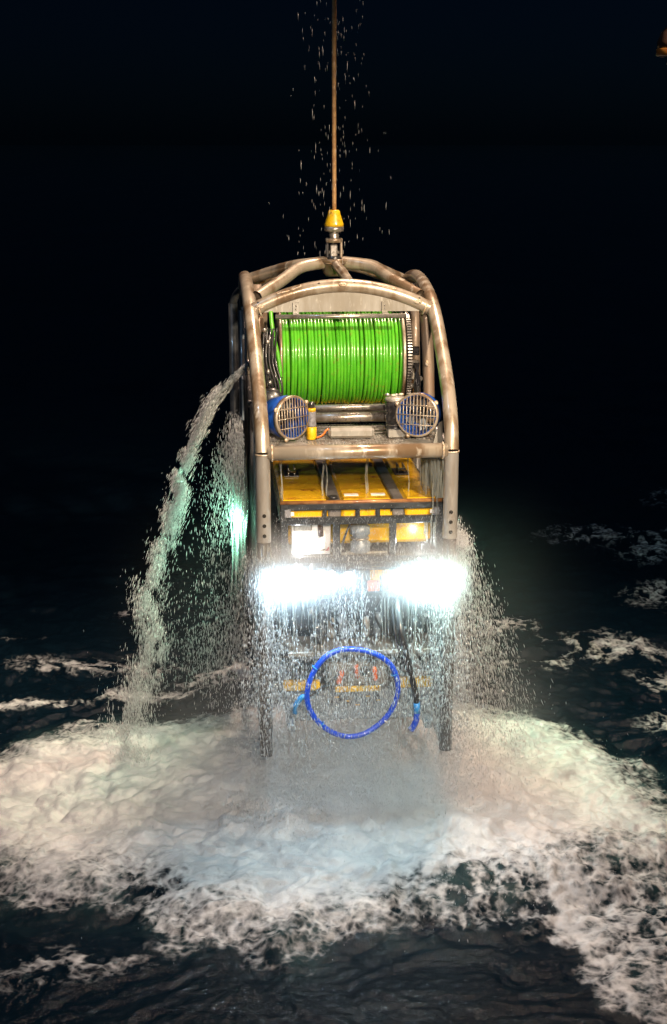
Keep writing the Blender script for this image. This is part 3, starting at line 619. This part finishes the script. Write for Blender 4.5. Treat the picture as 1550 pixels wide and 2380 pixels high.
# front crash frame: rails and uprights
def rail(a, b, s=(0.07, 0.07)):
    a, b = V(*a), V(*b); c = (a + b) / 2; d = np.abs(b - a); MB().box(c, [max(d[i], (s[0], s[0], s[1])[i]) for i in range(3)], bev=.01).build('frame_rail', 'dark_frame', rov)
rail((L, F, T - .065), (Rt, F, T - .065), (.07, .075)); rail((L + .001, F + .002, 3.565), (Rt - .001, F + .002, 3.565), (.06, .085)); rail((L, F, Bo + .03), (Rt, F, Bo + .03), (.07, .07))
for x in (L + .04, Rt - .04):
    rail((x, F + .001, Bo + .002), (x, F + .001, T - .04), (.085, .08)); rail((x, B_, 2.05), (x, B_, T - .1), (.08, .08)); rail((x, F, T - .3), (x, B_, T - .3), (.06, .06)); rail((x, F, 2.05), (x, B_, 2.05), (.08, .08))
    rail((x, F + .35, 2.05), (x, F + .35, Bo), (.08, .08))
for x in (-0.20, 0.415): rail((x, F + .003, Bo + .06), (x, F + .003, 3.54), (.075, .075))
for x in (-0.33, 0.25, 0.03): rail((x, F + .004, 3.6), (x, F + .004, T - .09), (.05, .05))
for x, w_ in ((-.56, .16), (0.46, .16), (.80, .16), (-.05, .12)):
    MB().tube(spline([(x - w_ / 2, F + .05, 3.60), (x - w_ * .4, F + .05, 3.66), (x, F + .05, 3.685), (x + w_ * .4, F + .05, 3.66), (x + w_ / 2, F + .05, 3.60)], 4), 0.02, 8).build('grab_handle', 'black', rov)
for x in (L + .08, Rt - .085): MB().box((x, F - .037, 3.66), (0.07, 0.012, 0.09), bev=.003).build('reflective_plate', 'tape_grey', rov)
for x in (L + .125, Rt - .13): MB().box((x + .0, F - .038, 3.655), (0.045, 0.010, 0.045), bev=.003).build('marker_tile', 'white', rov)
# what shows in the three bays
MB().box((0.08, F + .62, 3.42), (1.62, 0.5, 0.46), bev=.04).build('hull_block', 'yellow', rov)
wp = MB().box((-0.465, F + .16, 3.32), (0.43, 0.03, 0.36), bev=.012).build('instrument_panel', 'white', rov)
MB().prism([(-0.315, F + .142, 3.185), (-0.27, F + .142, 3.185), (-0.27, F + .142, 3.235)], (0, -.003, 0)).build('panel_mark', 'red_mark', wp)
MB().prism([(-0.375, F + .142, 3.188), (-0.32, F + .142, 3.188), (-0.30, F + .142, 3.215)], (0, -.003, 0)).build('panel_mark', 'black', wp)
MB().box((-0.56, F + .14, 3.46), (0.20, 0.02, 0.09), bev=.008).build('panel_box', 'plate', wp)
MB().tube([(-0.37, F + .12, 3.50), (-0.36, F + .12, 3.36)], 0.03, 8).build('panel_hose', 'dark_red', wp)
for a_, b2 in (((0.07, F + .12, 3.16), (0.07, F + .12, 3.49)),):
    cc = MB().lathe([(0.03, 0), (0.10, .01), (0.11, .03), (0.11, .12), (0.085, .14), (0.085, .20), (0.11, .22), (0.11, .30), (0.04, .34), (0, .34)], a_, (0, 0, 1), 20).build('camera_housing', 'plate_blue', rov)
    MB().ring((0.07, F + .12, 3.33), (0, 0, 1), 0.092, .012, 20, 6).build('housing_band', 'steel', cc)
MB().tube(spline([(-0.15, F + .1, 3.18), (-0.10, F + .08, 3.36), (-0.04, F + .1, 3.5)], 5), .012, 8).build('cable', 'black', rov)
MB().tube([(-0.14, F + .06, 3.165), (0.36, F + .06, 3.175)], .018, 8).build('cable_rod', 'plate', rov)
# lower chassis, arms
MB().box((0.08, F + 1.35, 2.55), (1.5, 1.7, 0.85), bev=.05).build('lower_body', 'dark_frame', rov)
MB().box((0.08, F + .28, 2.03), (1.72, 0.55, 0.06), bev=.012).build('front_tray', 'plate', rov)
MB().box((-0.50, F + .22, 2.62), (0.16, 0.20, 0.70), bev=.03).build('arm_column', 'black', rov)
MB().box((0.30, F + .24, 2.85), (0.22, 0.16, 0.20), bev=.03).build('instrument_box', 'yellow', rov)
MB().box((0.22, F + .10, 2.78), (0.14, 0.05, 0.12), bev=.012).build('instrument_face', 'orange', rov)
def arm(pts, r, name='manipulator_arm', m='black'):
    o = MB()
    for i in range(len(pts) - 1): o.tube([pts[i], pts[i + 1]], r * (1 - .14 * i), 10)
    o = o.build(name, m, rov)
    for p in pts[1:-1]: MB().blob(p, (r * 1.5,) * 3, None, 12, 8).build('arm_joint', 'dark_frame', o)
    e = V(*pts[-1])
    for s_ in (-1, 1): MB().tube([e, e + V(s_ * .05, -.02, -.05), e + V(s_ * .02, -.03, -.14)], .014, 6).build('gripper_jaw', 'steel', o)
    return o
arm([(0.72, F + .25, 2.95), (0.74, F + .05, 2.72), (0.66, F - .05, 2.38), (0.60, F, 2.16)], .07)
arm([(-0.5, F + .2, 2.9), (-0.52, F + .02, 2.65), (-0.42, F - .02, 2.35), (-0.40, F + .02, 2.16)], .06)
MB().box((-0.45, F - .02, 2.28), (0.07, 0.05, 0.06), bev=.01).build('white_block', 'white', rov)
MB().box((0.08, F + .45, 2.35), (1.0, .2, .5), bev=.04).build('tool_drawer', 'dark_frame', rov)
for k in range(7):
    x = -0.36 + .13 * k; MB().lathe([(0.03, 0), (0.045, .02), (0.045, .14 + .05 * (k % 3)), (0.025, .18 + .05 * (k % 3)), (0, .19 + .05 * (k % 3))], (x, F + .30, 2.12), (0, 0, 1), 12).build('valve_can', ('black', 'plate', 'plate_blue')[k % 3], rov)
for k in range(6):
    x = -0.4 + .17 * k; MB().tube(spline([(x, F + .2, 2.95), (x + .05, F + .12, 2.7), (x - .04, F + .16, 2.45), (x + .06, F + .25, 2.2)], 6), .014, 8).build('hydraulic_hose', 'black', rov)
# lamps
LAMPS = [(-0.86, 3.085), (-0.66, 3.09), (-0.47, 3.085), (-0.28, 3.08), (-0.10, 3.07), (0.46, 3.09), (0.67, 3.12), (0.86, 3.085)]
MB().tube([(-0.90, F - .19, 3.07), (0.90, F - .19, 3.07)], .02, 8).build('lamp_bar', 'dark_frame', rov)
for x in (-0.60, 0.10, 0.62): MB().box((x, F - .10, 3.085), (.05, .20, .035), bev=.006).build('lamp_bracket', 'dark_frame', rov)
for i, (x, z) in enumerate(LAMPS):
    ax = V(0, -math.cos(R(24)), -math.sin(R(24))); c = V(x, F - 0.31, z - 0.03)
    lm = MB().lathe([(0.02, -.16), (0.038, -.14), (0.05, -.03), (0.056, 0.0), (0.050, .005), (0.046, -.01)], c, ax, 20, caps=False).build('lamp', 'black', rov)
    MB().lathe([(0.046, -.008), (0.03, 0.003), (0.0, 0.007)], c, ax, 20).build('lens', 'lens_cool', lm)
LB = ORIG[rov.name]
def rov_light(name, p, energy, col, tgt=None, **kw):
    wp_ = to_world(p); return light(name, 'SPOT' if tgt is not None else 'POINT', wp_, energy, col, to_world(tgt) if tgt is not None else None, **kw)
for x, z, e, col in ((-0.86, 3.085, 120, (.52, .80, 1.0)), (-0.66, 3.09, 66, (.52, .80, 1.0)), (-0.38, 3.08, 55, (.52, .80, 1.0)), (-0.12, 3.07, 30, (.52, .80, 1.0)), (0.46, 3.09, 66, (.54, .84, 1.0)), (0.68, 3.12, 80, (.60, .93, .98)), (0.86, 3.08, 130, (.62, 1.0, .90))):
    rov_light('vehicle_lamp', (x, F - .38, z), e, col, (x * 1.4, -2.4, 1.4), spot_size=R(176), spot_blend=0.6, shadow_soft_size=0.022)
rov_light('bay_lamp', (-0.60, F + .05, 3.2), 6, (0.9, 0.95, 1.0), shadow_soft_size=0.02)
rov_light('bay_lamp', (0.74, F + .02, 3.25), 6, (0.9, 0.97, 1.0), shadow_soft_size=0.02)
for sx in (-1, 1):                           # flank lamps, greener light
    c = V(sx * 1.0 + 0.02, 2.2, 3.05); ax = V(sx, 0.1, -.1)
    lm = MB().lathe([(0.03, -.14), (0.055, -.12), (0.075, -.03), (0.08, 0.0), (0.07, -.01)], c, ax, 18, caps=False).build('lamp', 'black', rov)
    MB().lathe([(0.068, -.008), (0.05, 0.006), (0.0, 0.012)], c, ax, 18).build('lens', 'lens_green', lm)
    rov_light('flank_lamp', c + ax * .14, 210 if sx < 0 else 420, (0.38, 1.0, 0.66), c + ax * 3, spot_size=R(165), spot_blend=0.6, shadow_soft_size=0.06)

# ---------------------------------------------------------------- tooling skid under the vehicle
sk = thing('tooling_skid', 'grey tooling skid with three orange handles behind the blue hose loop', 'tooling skid', (0.08, 1.0, 1.05))
MB().box((0.06, 0.52, 1.72), (0.66, 0.10, 0.30), bev=.015).build('valve_panel', 'plate', sk)
MB().box((0.08, 0.62, 1.30), (1.66, 0.12, 0.36), bev=.02).build('skid_beam', 'plate_blue', sk)
MB().box((-0.58, 0.46, 1.60), (0.42, 0.10, 0.11), bev=.015).build('yellow_beam', 'yellow_paint', sk)
MB().box((0.70, 0.46, 1.60), (0.42, 0.10, 0.11), bev=.015).build('yellow_beam', 'yellow_paint', sk)
MB().box((0.06, 0.44, 1.545), (0.52, 0.05, 0.065), bev=.01).build('label_strip', 'yellow_paint', sk)
for x, z, a in ((-0.15, 1.72, 0.28), (0.04, 1.78, -0.12), (0.24, 1.75, -0.10)):
    q = V(math.sin(a), -.1, math.cos(a)); c = V(x, 0.36, z)
    h = MB().tube([c - q * .085, c - q * .06, c, c + q * .06, c + q * .085], [.018, .030, .028, .032, .018], 10).build('handle', 'orange', sk)
    MB().tube([c, c + V(0, .12, 0)], .014, 8).build('handle_stem', 'steel', h)
MB().lathe([(0.05, 0), (0.05, .04), (0.03, .05), (0, .05)], (0.14, 0.465, 1.76), (0, -1, 0), 16).build('gauge', 'black', sk)
for k in range(6):
    MB().lathe([(0.03, 0), (0.035, .05), (0.02, .07), (0, .07)], (-0.25 + .11 * k, 0.56, 1.36 + .05 * (k % 2)), (0, -1, 0), 10).build('coupling', 'black', sk)
for k in range(5): MB().box((-0.18 + .12 * k, .49, 1.43 - .05 * (k % 3)), (.05, .01, .014)).build('tag', 'yellow_paint', sk)
for x in (-0.70, 0.86): MB().box((x, 1.3, 1.12), (0.09, 1.9, 0.10), bev=.015).build('skid_runner', 'plate_blue', sk)
MB().box((0.08, 0.55, 1.93), (1.6, .16, .06), bev=.01).build('skid_top', 'plate', sk)

# hoses held in front of the skid
hl = thing('hose_loop', 'thick bright blue hose bent into a round loop in front of the skid', 'hose', (-0.06, -0.17, 1.2))
lp = []
for k in range(28):
    a = 2 * math.pi * k / 28; rx = 0.492 + .022 * math.sin(2 * a + .4) ; rz = 0.495 + .018 * math.sin(3 * a + .8) 
    lp.append((-0.06 + rx * math.cos(a) - .02 * math.sin(a), -0.17 + .05 * math.sin(a + 1), 1.748 + rz * math.sin(a)))
MB().tube(spline(lp, 3, True), 0.030, 12, closed=True).build('loop', 'blue_hose', hl)
for a in (0.35, 2.5, 3.9, 5.5):
    MB().ring((-0.06 + .495 * math.cos(a) - .02 * math.sin(a), -0.17 + .05 * math.sin(a + 1), 1.748 + .5 * math.sin(a)), (-math.sin(a), 0, math.cos(a)), .034, .007, 14, 5).build('tape_band', 'white' if a > 5 else 'light_blue', hl)
MB().tube(spline([(-0.56, -0.17, 1.70), (-0.62, -.17, 1.70), (-0.68, -.15, 1.60), (-0.68, -.1, 1.50)], 5), 0.03, 10).build('tail', 'light_blue', hl)
MB().tube(spline([(-0.54, -.17, 1.72), (-0.30, 0.12, 1.74), (-0.18, .25, 1.80)], 6), 0.016, 8).build('lanyard', 'black', hl)
hs = thing('hanging_hose', 'black hose with blue taped lower end hanging right of the loop', 'hose', (0.58, -0.17, 1.27))
hp = spline([(0.44, 0.06, 2.70), (0.46, -.14, 2.45), (0.53, -.17, 2.14), (0.585, -.17, 1.90), (0.63, -.17, 1.70), (0.642, -.17, 1.60)], 6); MB().tube(hp, 0.034, 12).build('hose', 'black', hs)
MB().tube([(0.642, -.17, 1.602), (0.648, -.17, 1.53), (0.648, -.17, 1.48)], 0.0365, 12).build('tape_band', 'light_blue', hs)
MB().tube(spline([(0.648, -.17, 1.482), (0.642, -.17, 1.40), (0.615, -.17, 1.33), (0.585, -.16, 1.28)], 5), 0.035, 12).build('tip', 'blue_hose', hs)
MB().tube(spline([(0.40, 0.1, 2.66), (0.41, -.08, 2.40), (0.47, -.1, 2.14), (0.54, -.1, 1.94)], 6), 0.016, 8).build('thin_hose', 'black', hs)

# ---------------------------------------------------------------- corner fitting of the ship's crane, upper right
cf = bpy.data.objects.new('crane_block', None); C.objects.link(cf); cf.location = (2.205, -5.2, 8.15)
tag(cf, 'dark crane block with an orange rim hanging at the upper right corner', 'crane block')
MB().lathe([(0.0, 0.34), (0.05, 0.33), (0.055, 0.14), (0.09, 0.10), (0.115, 0.04), (0.112, 0.0)], (0, 0, 0), (0, 0, 1), 26).build('shell', 'dark_red', cf, off=(0, 0, 0))
MB().lathe([(0.113, 0.0), (0.118, -0.005), (0.118, -0.045), (0.10, -0.05), (0, -0.05)], (0, 0, 0), (0, 0, 1), 26).build('rim', 'rim_orange', cf, off=(0, 0, 0))
MB().lathe([(0.05, -.05), (0.045, -.10), (0, -.11)], (0, 0, 0), (0, 0, 1), 18).build('foot', 'black', cf, off=(0, 0, 0))
MB().tube([(0, 0, .33), (0, 0, 3.0)], .016, 8).build('rope', 'rope', cf, off=(0, 0, 0))

# ---------------------------------------------------------------- water in the air
def drops(name, label, pos, vel, rad, length, m='drops', cat='spray'):
    n = len(pos); d = vel / np.linalg.norm(vel, axis=1, keepdims=True)
    a = np.where(np.abs(d[:, 2:3]) < 0.9, np.array([[0, 0, 1.]]), np.array([[1., 0, 0]])); u = np.cross(d, a); u /= np.linalg.norm(u, axis=1, keepdims=True); v_ = np.cross(d, u)
    r, l = rad[:, None], length[:, None]
    vs = [pos + d * l * .55]
    for k in range(4):
        an = k * math.pi / 2; vs.append(pos + d * l * 0.08 + r * (u * math.cos(an) + v_ * math.sin(an)))
    vs.append(pos - d * l * .45)
    vs = np.stack(vs, 1).reshape(-1, 3)
    tri = np.array([(0, 1, 2), (0, 2, 3), (0, 3, 4), (0, 4, 1), (5, 2, 1), (5, 3, 2), (5, 4, 3), (5, 1, 4)])
    f = (np.arange(n)[:, None, None] * 6 + tri[None]).reshape(-1, 3)
    o = bpy.data.objects.new(name, np_mesh(name, vs, f, 3, m)); C.objects.link(o); return tag(o, label, cat, kind='stuff')
def lw(p):                                   # cage frame to world, array
    p = np.asarray(p, float); c, s = math.cos(YAW), math.sin(YAW)
    return np.stack([CAGE.x + p[:, 0] * c - p[:, 1] * s, p[:, 0] * s + p[:, 1] * c, p[:, 2]], -1)
U = RNG.uniform; NR = RNG.normal
def sizes(n, r0=0.0035, r1=0.008, l0=2.5, l1=6.0):
    r = (r0 + (r1 - r0) * U(0, 1, n) ** 2.6) * .46; l0 *= 3.6; l1 *= 4.4; return r, r * U(l0, l1, n)
def vdown(n, sx=0.05, out=0.0):
    v = np.stack([NR(0, sx, n) + out, NR(0, sx, n), -np.ones(n)], -1); return v
def clump(p, scale, thr, seed):              # keep drops where a noise is high, so they fall in strands and gusts
    k = fbm(p[:, 0] * scale + p[:, 1] * scale * .7, p[:, 2] * scale * .35 + p[:, 1] * .5, 3, seed); return p[k > thr]

# jet arcing out of the left flank
JET = np.array(spline([(-1.10, 2.0, 5.00), (-1.27, 2.0, 4.86), (-1.48, 2.0, 4.56), (-1.85, 2.0, 3.83), (-2.06, 2.0, 3.15), (-2.27, 2.0, 2.30), (-2.38, 2.0, 1.50), (-2.47, 2.0, .74), (-2.52, 2.0, .1)], 12))
n = 24000; t = U(0, 1, n) ** 0.9; idx = t * (len(JET) - 1.001); i0 = idx.astype(int); fr = (idx - i0)[:, None]
base = JET[i0] * (1 - fr) + JET[i0 + 1] * fr; tan = JET[i0 + 1] - JET[i0]
wob = np.stack([0.10 * t * np.sin(t * 19) + .16 * t * perlin(t * 14, t * 0 + 1.5, 3), 0.1 * t * np.cos(t * 23), 0 * t], -1)
spread = (0.013 + 0.155 * t ** 1.3)[:, None]
puff = (0.65 + 0.8 * np.abs(perlin(t * 22, t * 0 + 3.3, 8)))[:, None]
p = base + wob + NR(0, 1, (n, 3)) * spread * puff * np.array([1, 1, .9])
p = p[(perlin(p[:, 2] * 4.5, p[:, 0] * 6, 21) > -0.06 - .32 * U(0, 1, n)) & (p[:, 2] > .05)]; k = len(p); r, l = sizes(k, .003, .0095, 3, 7)
tv = np.stack([-.75 + .18 * (5 - p[:, 2]), 0 * r, -1 + 0 * r], -1) + NR(0, .07, (k, 3))
drops('water_jet', 'long arc of water spouting from the left side of the cage', lw(p), tv, r, l, cat='water jet')
st = MB()
for s_ in range(13):
    ph = U(0, 6.28); off = NR(0, 1, 3) * .018; pts, rs = [], []
    kend = int(U(.35, .75) * len(JET)); kst = 0 if s_ < 8 else int(U(.1, .3) * len(JET))
    for j in range(kst, kend):
        tt = j / len(JET); pts.append(JET[j] + off * (.6 + 1.6 * tt) + V(math.sin(j * .35 + ph), math.cos(j * .3 + ph), 0) * (.012 + .07 * tt) + NR(0, .006, 3)); rs.append((.005 + .010 * abs(math.sin(j * .55 + ph)) * (1 - .5 * tt) + U(0, .005)) * min(1.0, (kend - j) / (0.35 * (kend - kst))))
    if len(pts) > 4: st.tube(spline(pts, 2), np.interp(np.linspace(0, 1, 2 * (len(pts) - 1) + 1), np.linspace(0, 1, len(rs)), rs), 6)
so = bpy.data.objects.new('jet_strands', st.mesh('jet_strands', 'stream')); C.objects.link(so); so.location = CAGE; so.rotation_euler = (0, 0, YAW)
tag(so, 'ropy clear strands inside the upper arc of the left water jet', 'water jet', kind='stuff')

# sparkling curtain between the jet and the cage
n = 15000; z = U(1.0, 4.3, n); wdt = .12 + (4.35 - z) * .30
p = np.stack([-1.16 - np.abs(NR(0, .55, n)) * wdt, U(1.2, 3.0, n), z], -1); p = clump(p, 1.6, -.12, 5); k = len(p); r, l = sizes(k, .003, .009, 2.5, 6)
drops('flank_spray', 'curtain of pale green droplets falling beside the left flank of the cage', lw(p), vdown(k, .05, -.05), r, l)
st = MB()
for s_ in range(34):
    x, d = -1.20 + NR(0, .05), U(1.8, 3.0); z0, z1 = U(3.2, 4.2), U(1.6, 2.8); ph = U(0, 6.28)
    st.tube([(x - .02 * (z0 - zz) + .012 * math.sin(5 * zz + ph), d, zz) for zz in np.linspace(z0, z1, 14)], [(.004 + .007 * abs(math.sin(ph + j * 1.1))) * min(1, (14 - j) / 5, (j + 1) / 3) for j in range(14)], 6)
so = bpy.data.objects.new('flank_runoff', st.mesh('flank_runoff', 'stream')); C.objects.link(so); so.location = CAGE; so.rotation_euler = (0, 0, YAW)
tag(so, 'pale streaks of water running down the left guide rail of the cage', 'water', kind='stuff')
# spray fan on the right
n = 19000; z = 3.45 - 3.1 * U(0, 1, n) ** .8; q = (3.5 - z); edge = 0.14 + .42 * q ** .75
p = np.stack([1.04 + edge * U(0, 1, n) ** 1.3 * (1 + .15 * NR(0, 1, n)), U(-.1, 2.0, n), z], -1); p = clump(p, 1.8, -.2, 15); k = len(p); r, l = sizes(k, .003, .008, 3, 7)
drops('right_spray', 'fan of droplets flung outward from the right post of the cage', lw(p), vdown(k, .06, .0) + np.stack([.32 * (p[:, 0] - 1.0), 0 * r, 0 * r], -1), r, l)
# frothy burst at the right post sleeve
n = 1600; a = U(0, 6.28, n); rr = np.abs(NR(0, .5, n))
p = np.stack([1.14 + .10 * rr * np.cos(a), .1 + .12 * NR(0, 1, n), 3.36 + .12 * rr * np.sin(a)], -1); r, l = sizes(n, .005, .013, 1.2, 2.2)
drops('froth_burst', 'ball of froth bursting from the sleeve of the right post', lw(p), vdown(n, .5, .4), r, l)
# main curtain pouring in front of the vehicle
n = 40000; z = U(.1, 3.35, n); x = NR(.02, .62, n)
half = 1.06 + .10 * (3.3 - z); x = np.where(np.abs(x) > half, U(-1, 1, n) * half, x)
p = np.stack([x, U(-.34, .22, n), z], -1); keep = U(0, 1, n) < np.clip(.35 + (3.4 - z) * .35, 0, 1); p = p[keep]; p = clump(p, 2.6, -.04, 25); k = len(p); r, l = sizes(k, .0028, .0085, 2.5, 6)
drops('front_curtain', 'dense curtain of falling droplets pouring in front of the vehicle', lw(p), vdown(k, .06), r, l)
n = 24000; z = .05 + 1.5 * U(0, 1, n) ** 1.4; p = np.stack([.02 + 1.25 * NR(0, .55, n), .2 + NR(0, .45, n), z], -1); p = clump(p, 1.7, -.22, 27); k = len(p); r, l = sizes(k, .003, .008, 2, 5)
drops('foot_curtain', 'white falling water merging into mist beneath the legs of the cage', lw(p), vdown(k, .07), r, l)
# thinner veils at both posts
for sx, lab, sd_ in ((-1, 'thick veil of bright droplets streaming down the left post', 35), (1, 'thick veil of bright droplets streaming down the right post', 36)):
    n = 13000; z = 3.3 - 3.1 * U(0, 1, n); p = np.stack([sx * (1.0 + NR(0, .11 + .05 * (3.3 - z), n)), U(-.35, .3, n), z], -1); p = clump(p, 2.4, -.15, sd_); k = len(p); r, l = sizes(k, .003, .010, 2, 5)
    drops('post_veil', lab, lw(p), vdown(k, .07, sx * .05), r, l)
# fine drizzle over the upper window of the vehicle
n = 5000; p = np.stack([U(-.9, 1.05, n), U(-.3, .2, n), U(3.1, 3.75, n)], -1); p = p[U(0, 1, n) < 1.1 - (p[:, 2] - 3.1) * 1.1]; k = len(p); r, l = sizes(k, .0016, .0034, 3, 7)
drops('window_drizzle', 'fine drizzle blowing across the dark front frame of the vehicle', lw(p), vdown(k, .25, -.2), r, l)
# drips round the lifting cable
n = 430; z = 6.2 + 5.2 * U(0, 1, n); p = np.stack([-.03 + NR(0, .17 + (9.5 - z).clip(0, 4) * .035, n), 2.6 + NR(0, .35, n), z], -1); r, l = sizes(n, .0022, .0052, 7, 15)
drops('cable_drips', 'scattered drips falling around the lifting cable against the dark', lw(p), vdown(n, .02), r, l)
# thin streams running off the deck bar onto the vehicle
st = MB()
for x, d, z0, z1, r_ in [(-.80, .35, 4.36, 3.8, .009), (-.33, .5, 4.36, 3.79, .012), (-.30, .47, 4.36, 3.79, .008), (.16, .55, 4.36, 3.79, .010), (.18, .58, 4.3, 3.79, .008), (.63, .6, 4.36, 3.79, .008), (-.78, .30, 4.3, 3.3, .007)] + [(U(.80, .97), U(.2, 1.0), 4.36, U(3.2, 3.75), U(.006, .016)) for _ in range(44)]:
    ph = U(0, 6.28); pts = [(x + .012 * math.sin(3 * zz + ph) + .006 * math.sin(17 * zz + ph), d + .01 * math.cos(9 * zz + ph), zz) for zz in np.linspace(z0, z1, 14)]
    st.tube(pts, [r_ * (.6 + .5 * abs(math.sin(ph + j * 1.3))) for j in range(14)], 6)
so = bpy.data.objects.new('deck_runoff', st.mesh('deck_runoff', 'stream')); C.objects.link(so); so.location = CAGE; so.rotation_euler = (0, 0, YAW)
tag(so, 'thin streams of water running off the deck onto the yellow top', 'water', kind='stuff')
# threads of water hanging from the frame, lamp bar and tray
st = MB()
for s_ in range(150):
    z0 = random.choice([3.06, 3.06, 3.06, 2.02, 3.4]); x = random.uniform(-.98, 1.0) if z0 != 3.4 else random.choice([-1, 1]) * random.uniform(.93, 1.1); d = random.uniform(-.20, .18); ln = random.uniform(.25, 1.2); ph = random.uniform(0, 6.28); r_ = random.uniform(.0025, .0065)
    st.tube([(x + .010 * math.sin(3.1 * zz + ph) + .005 * math.sin(15 * zz + ph), d + .01 * math.cos(6 * zz + ph), zz) for zz in np.linspace(z0, max(z0 - ln, .3), 12)], [r_ * (.45 + .8 * abs(math.sin(ph + j * 1.7))) * min(1, (12 - j) / 4) for j in range(12)], 5)
so = bpy.data.objects.new('frame_runoff', st.mesh('frame_runoff', 'stream')); C.objects.link(so); so.location = CAGE; so.rotation_euler = (0, 0, YAW)
tag(so, 'long threads of water draining from the vehicle frame below the lamps', 'water', kind='stuff')
# splash thrown up at the foot of the curtain
n = 24000; a = U(0, 6.28, n); rr = np.abs(NR(0, 1, n)); p = np.stack([.1 + 1.35 * rr * np.cos(a), .4 + 1.0 * rr * np.sin(a), .05 + .9 * U(0, 1, n) ** 1.7 * np.exp(-rr * .5)], -1); r, l = sizes(n, .003, .008, 1.5, 4)
drops('foot_splash', 'low cloud of splash droplets where the curtain hits the sea', lw(p), vdown(n, .3), r, l)

# drifting mist round the foot of the cage
def mist():
    m = bpy.data.materials.new('mist'); m.use_nodes = True; nt = m.node_tree
    for q in list(nt.nodes): nt.nodes.remove(q)
    out = nt.nodes.new('ShaderNodeOutputMaterial'); pv = nt.nodes.new('ShaderNodeVolumePrincipled'); nt.links.new(pv.outputs[0], out.inputs['Volume'])
    pv.inputs['Color'].default_value = (0.96, 0.97, 0.98, 1); pv.inputs['Anisotropy'].default_value = -0.05
    v = coords(nt, 'Object'); sx_ = nt.nodes.new('ShaderNodeSeparateXYZ'); nt.links.new(v, sx_.inputs[0]); x, y, z = [X(nt, sx_.outputs[i]) for i in range(3)]
    rr = (((x - 0.25) / 3.1).pw(2.0) + ((y - 0.7) / 2.2).pw(2.0)).pw(0.5)
    n1 = noise(nt, coords(nt, 'Object', (1.2, 1.2, 0.6)), 1.3, 1, 0.5).ss(0.28, 0.72)
    low = (z * -2.1).exp() * (1.0 - rr).clamp().ss(0.0, 0.75) * (n1 + 0.14) * 1.6
    rc = (((x - 0.25) / (1.75 - z * 0.16)).pw(2.0) + ((y - 0.35) / 1.25).pw(2.0)).pw(0.5)
    col = (1.0 - rc).clamp().ss(0.0, 0.7) * (n1 * 0.7 + 0.25) * ((3.6 - z).ss(0.0, 3.4) * 0.09 + (z * -2.2).exp() * 2.8)
    flank = ((((x - 0.2).ab() - 1.55) / 0.75).pw(2.0) * -1.0 - ((z - 2.1) / 0.75).pw(2.0) - ((y - 1.4) / 0.9).pw(2.0)).exp() * 0.012
    lampz = (((z - 3.09) / 0.28).pw(2.0) * -1.0 - ((y + 0.14) / 0.32).pw(2.0)).exp() * (1.25 - (x - 0.28).ab()).ss(0.0, 0.35) * ((x - 0.28).ab().ss(0.15, 0.9) * 1.7 + 0.8)
    nt.links.new((low + col + lampz + flank).s, pv.inputs['Density']); M['mist'] = m
    o = MB().box((0.25, 0.65, 1.75), (6.3, 4.5, 3.9)).build('spray_mist', 'mist'); return tag(o, 'drifting white mist rising round the foot of the cage', 'mist', kind='stuff')
mist()
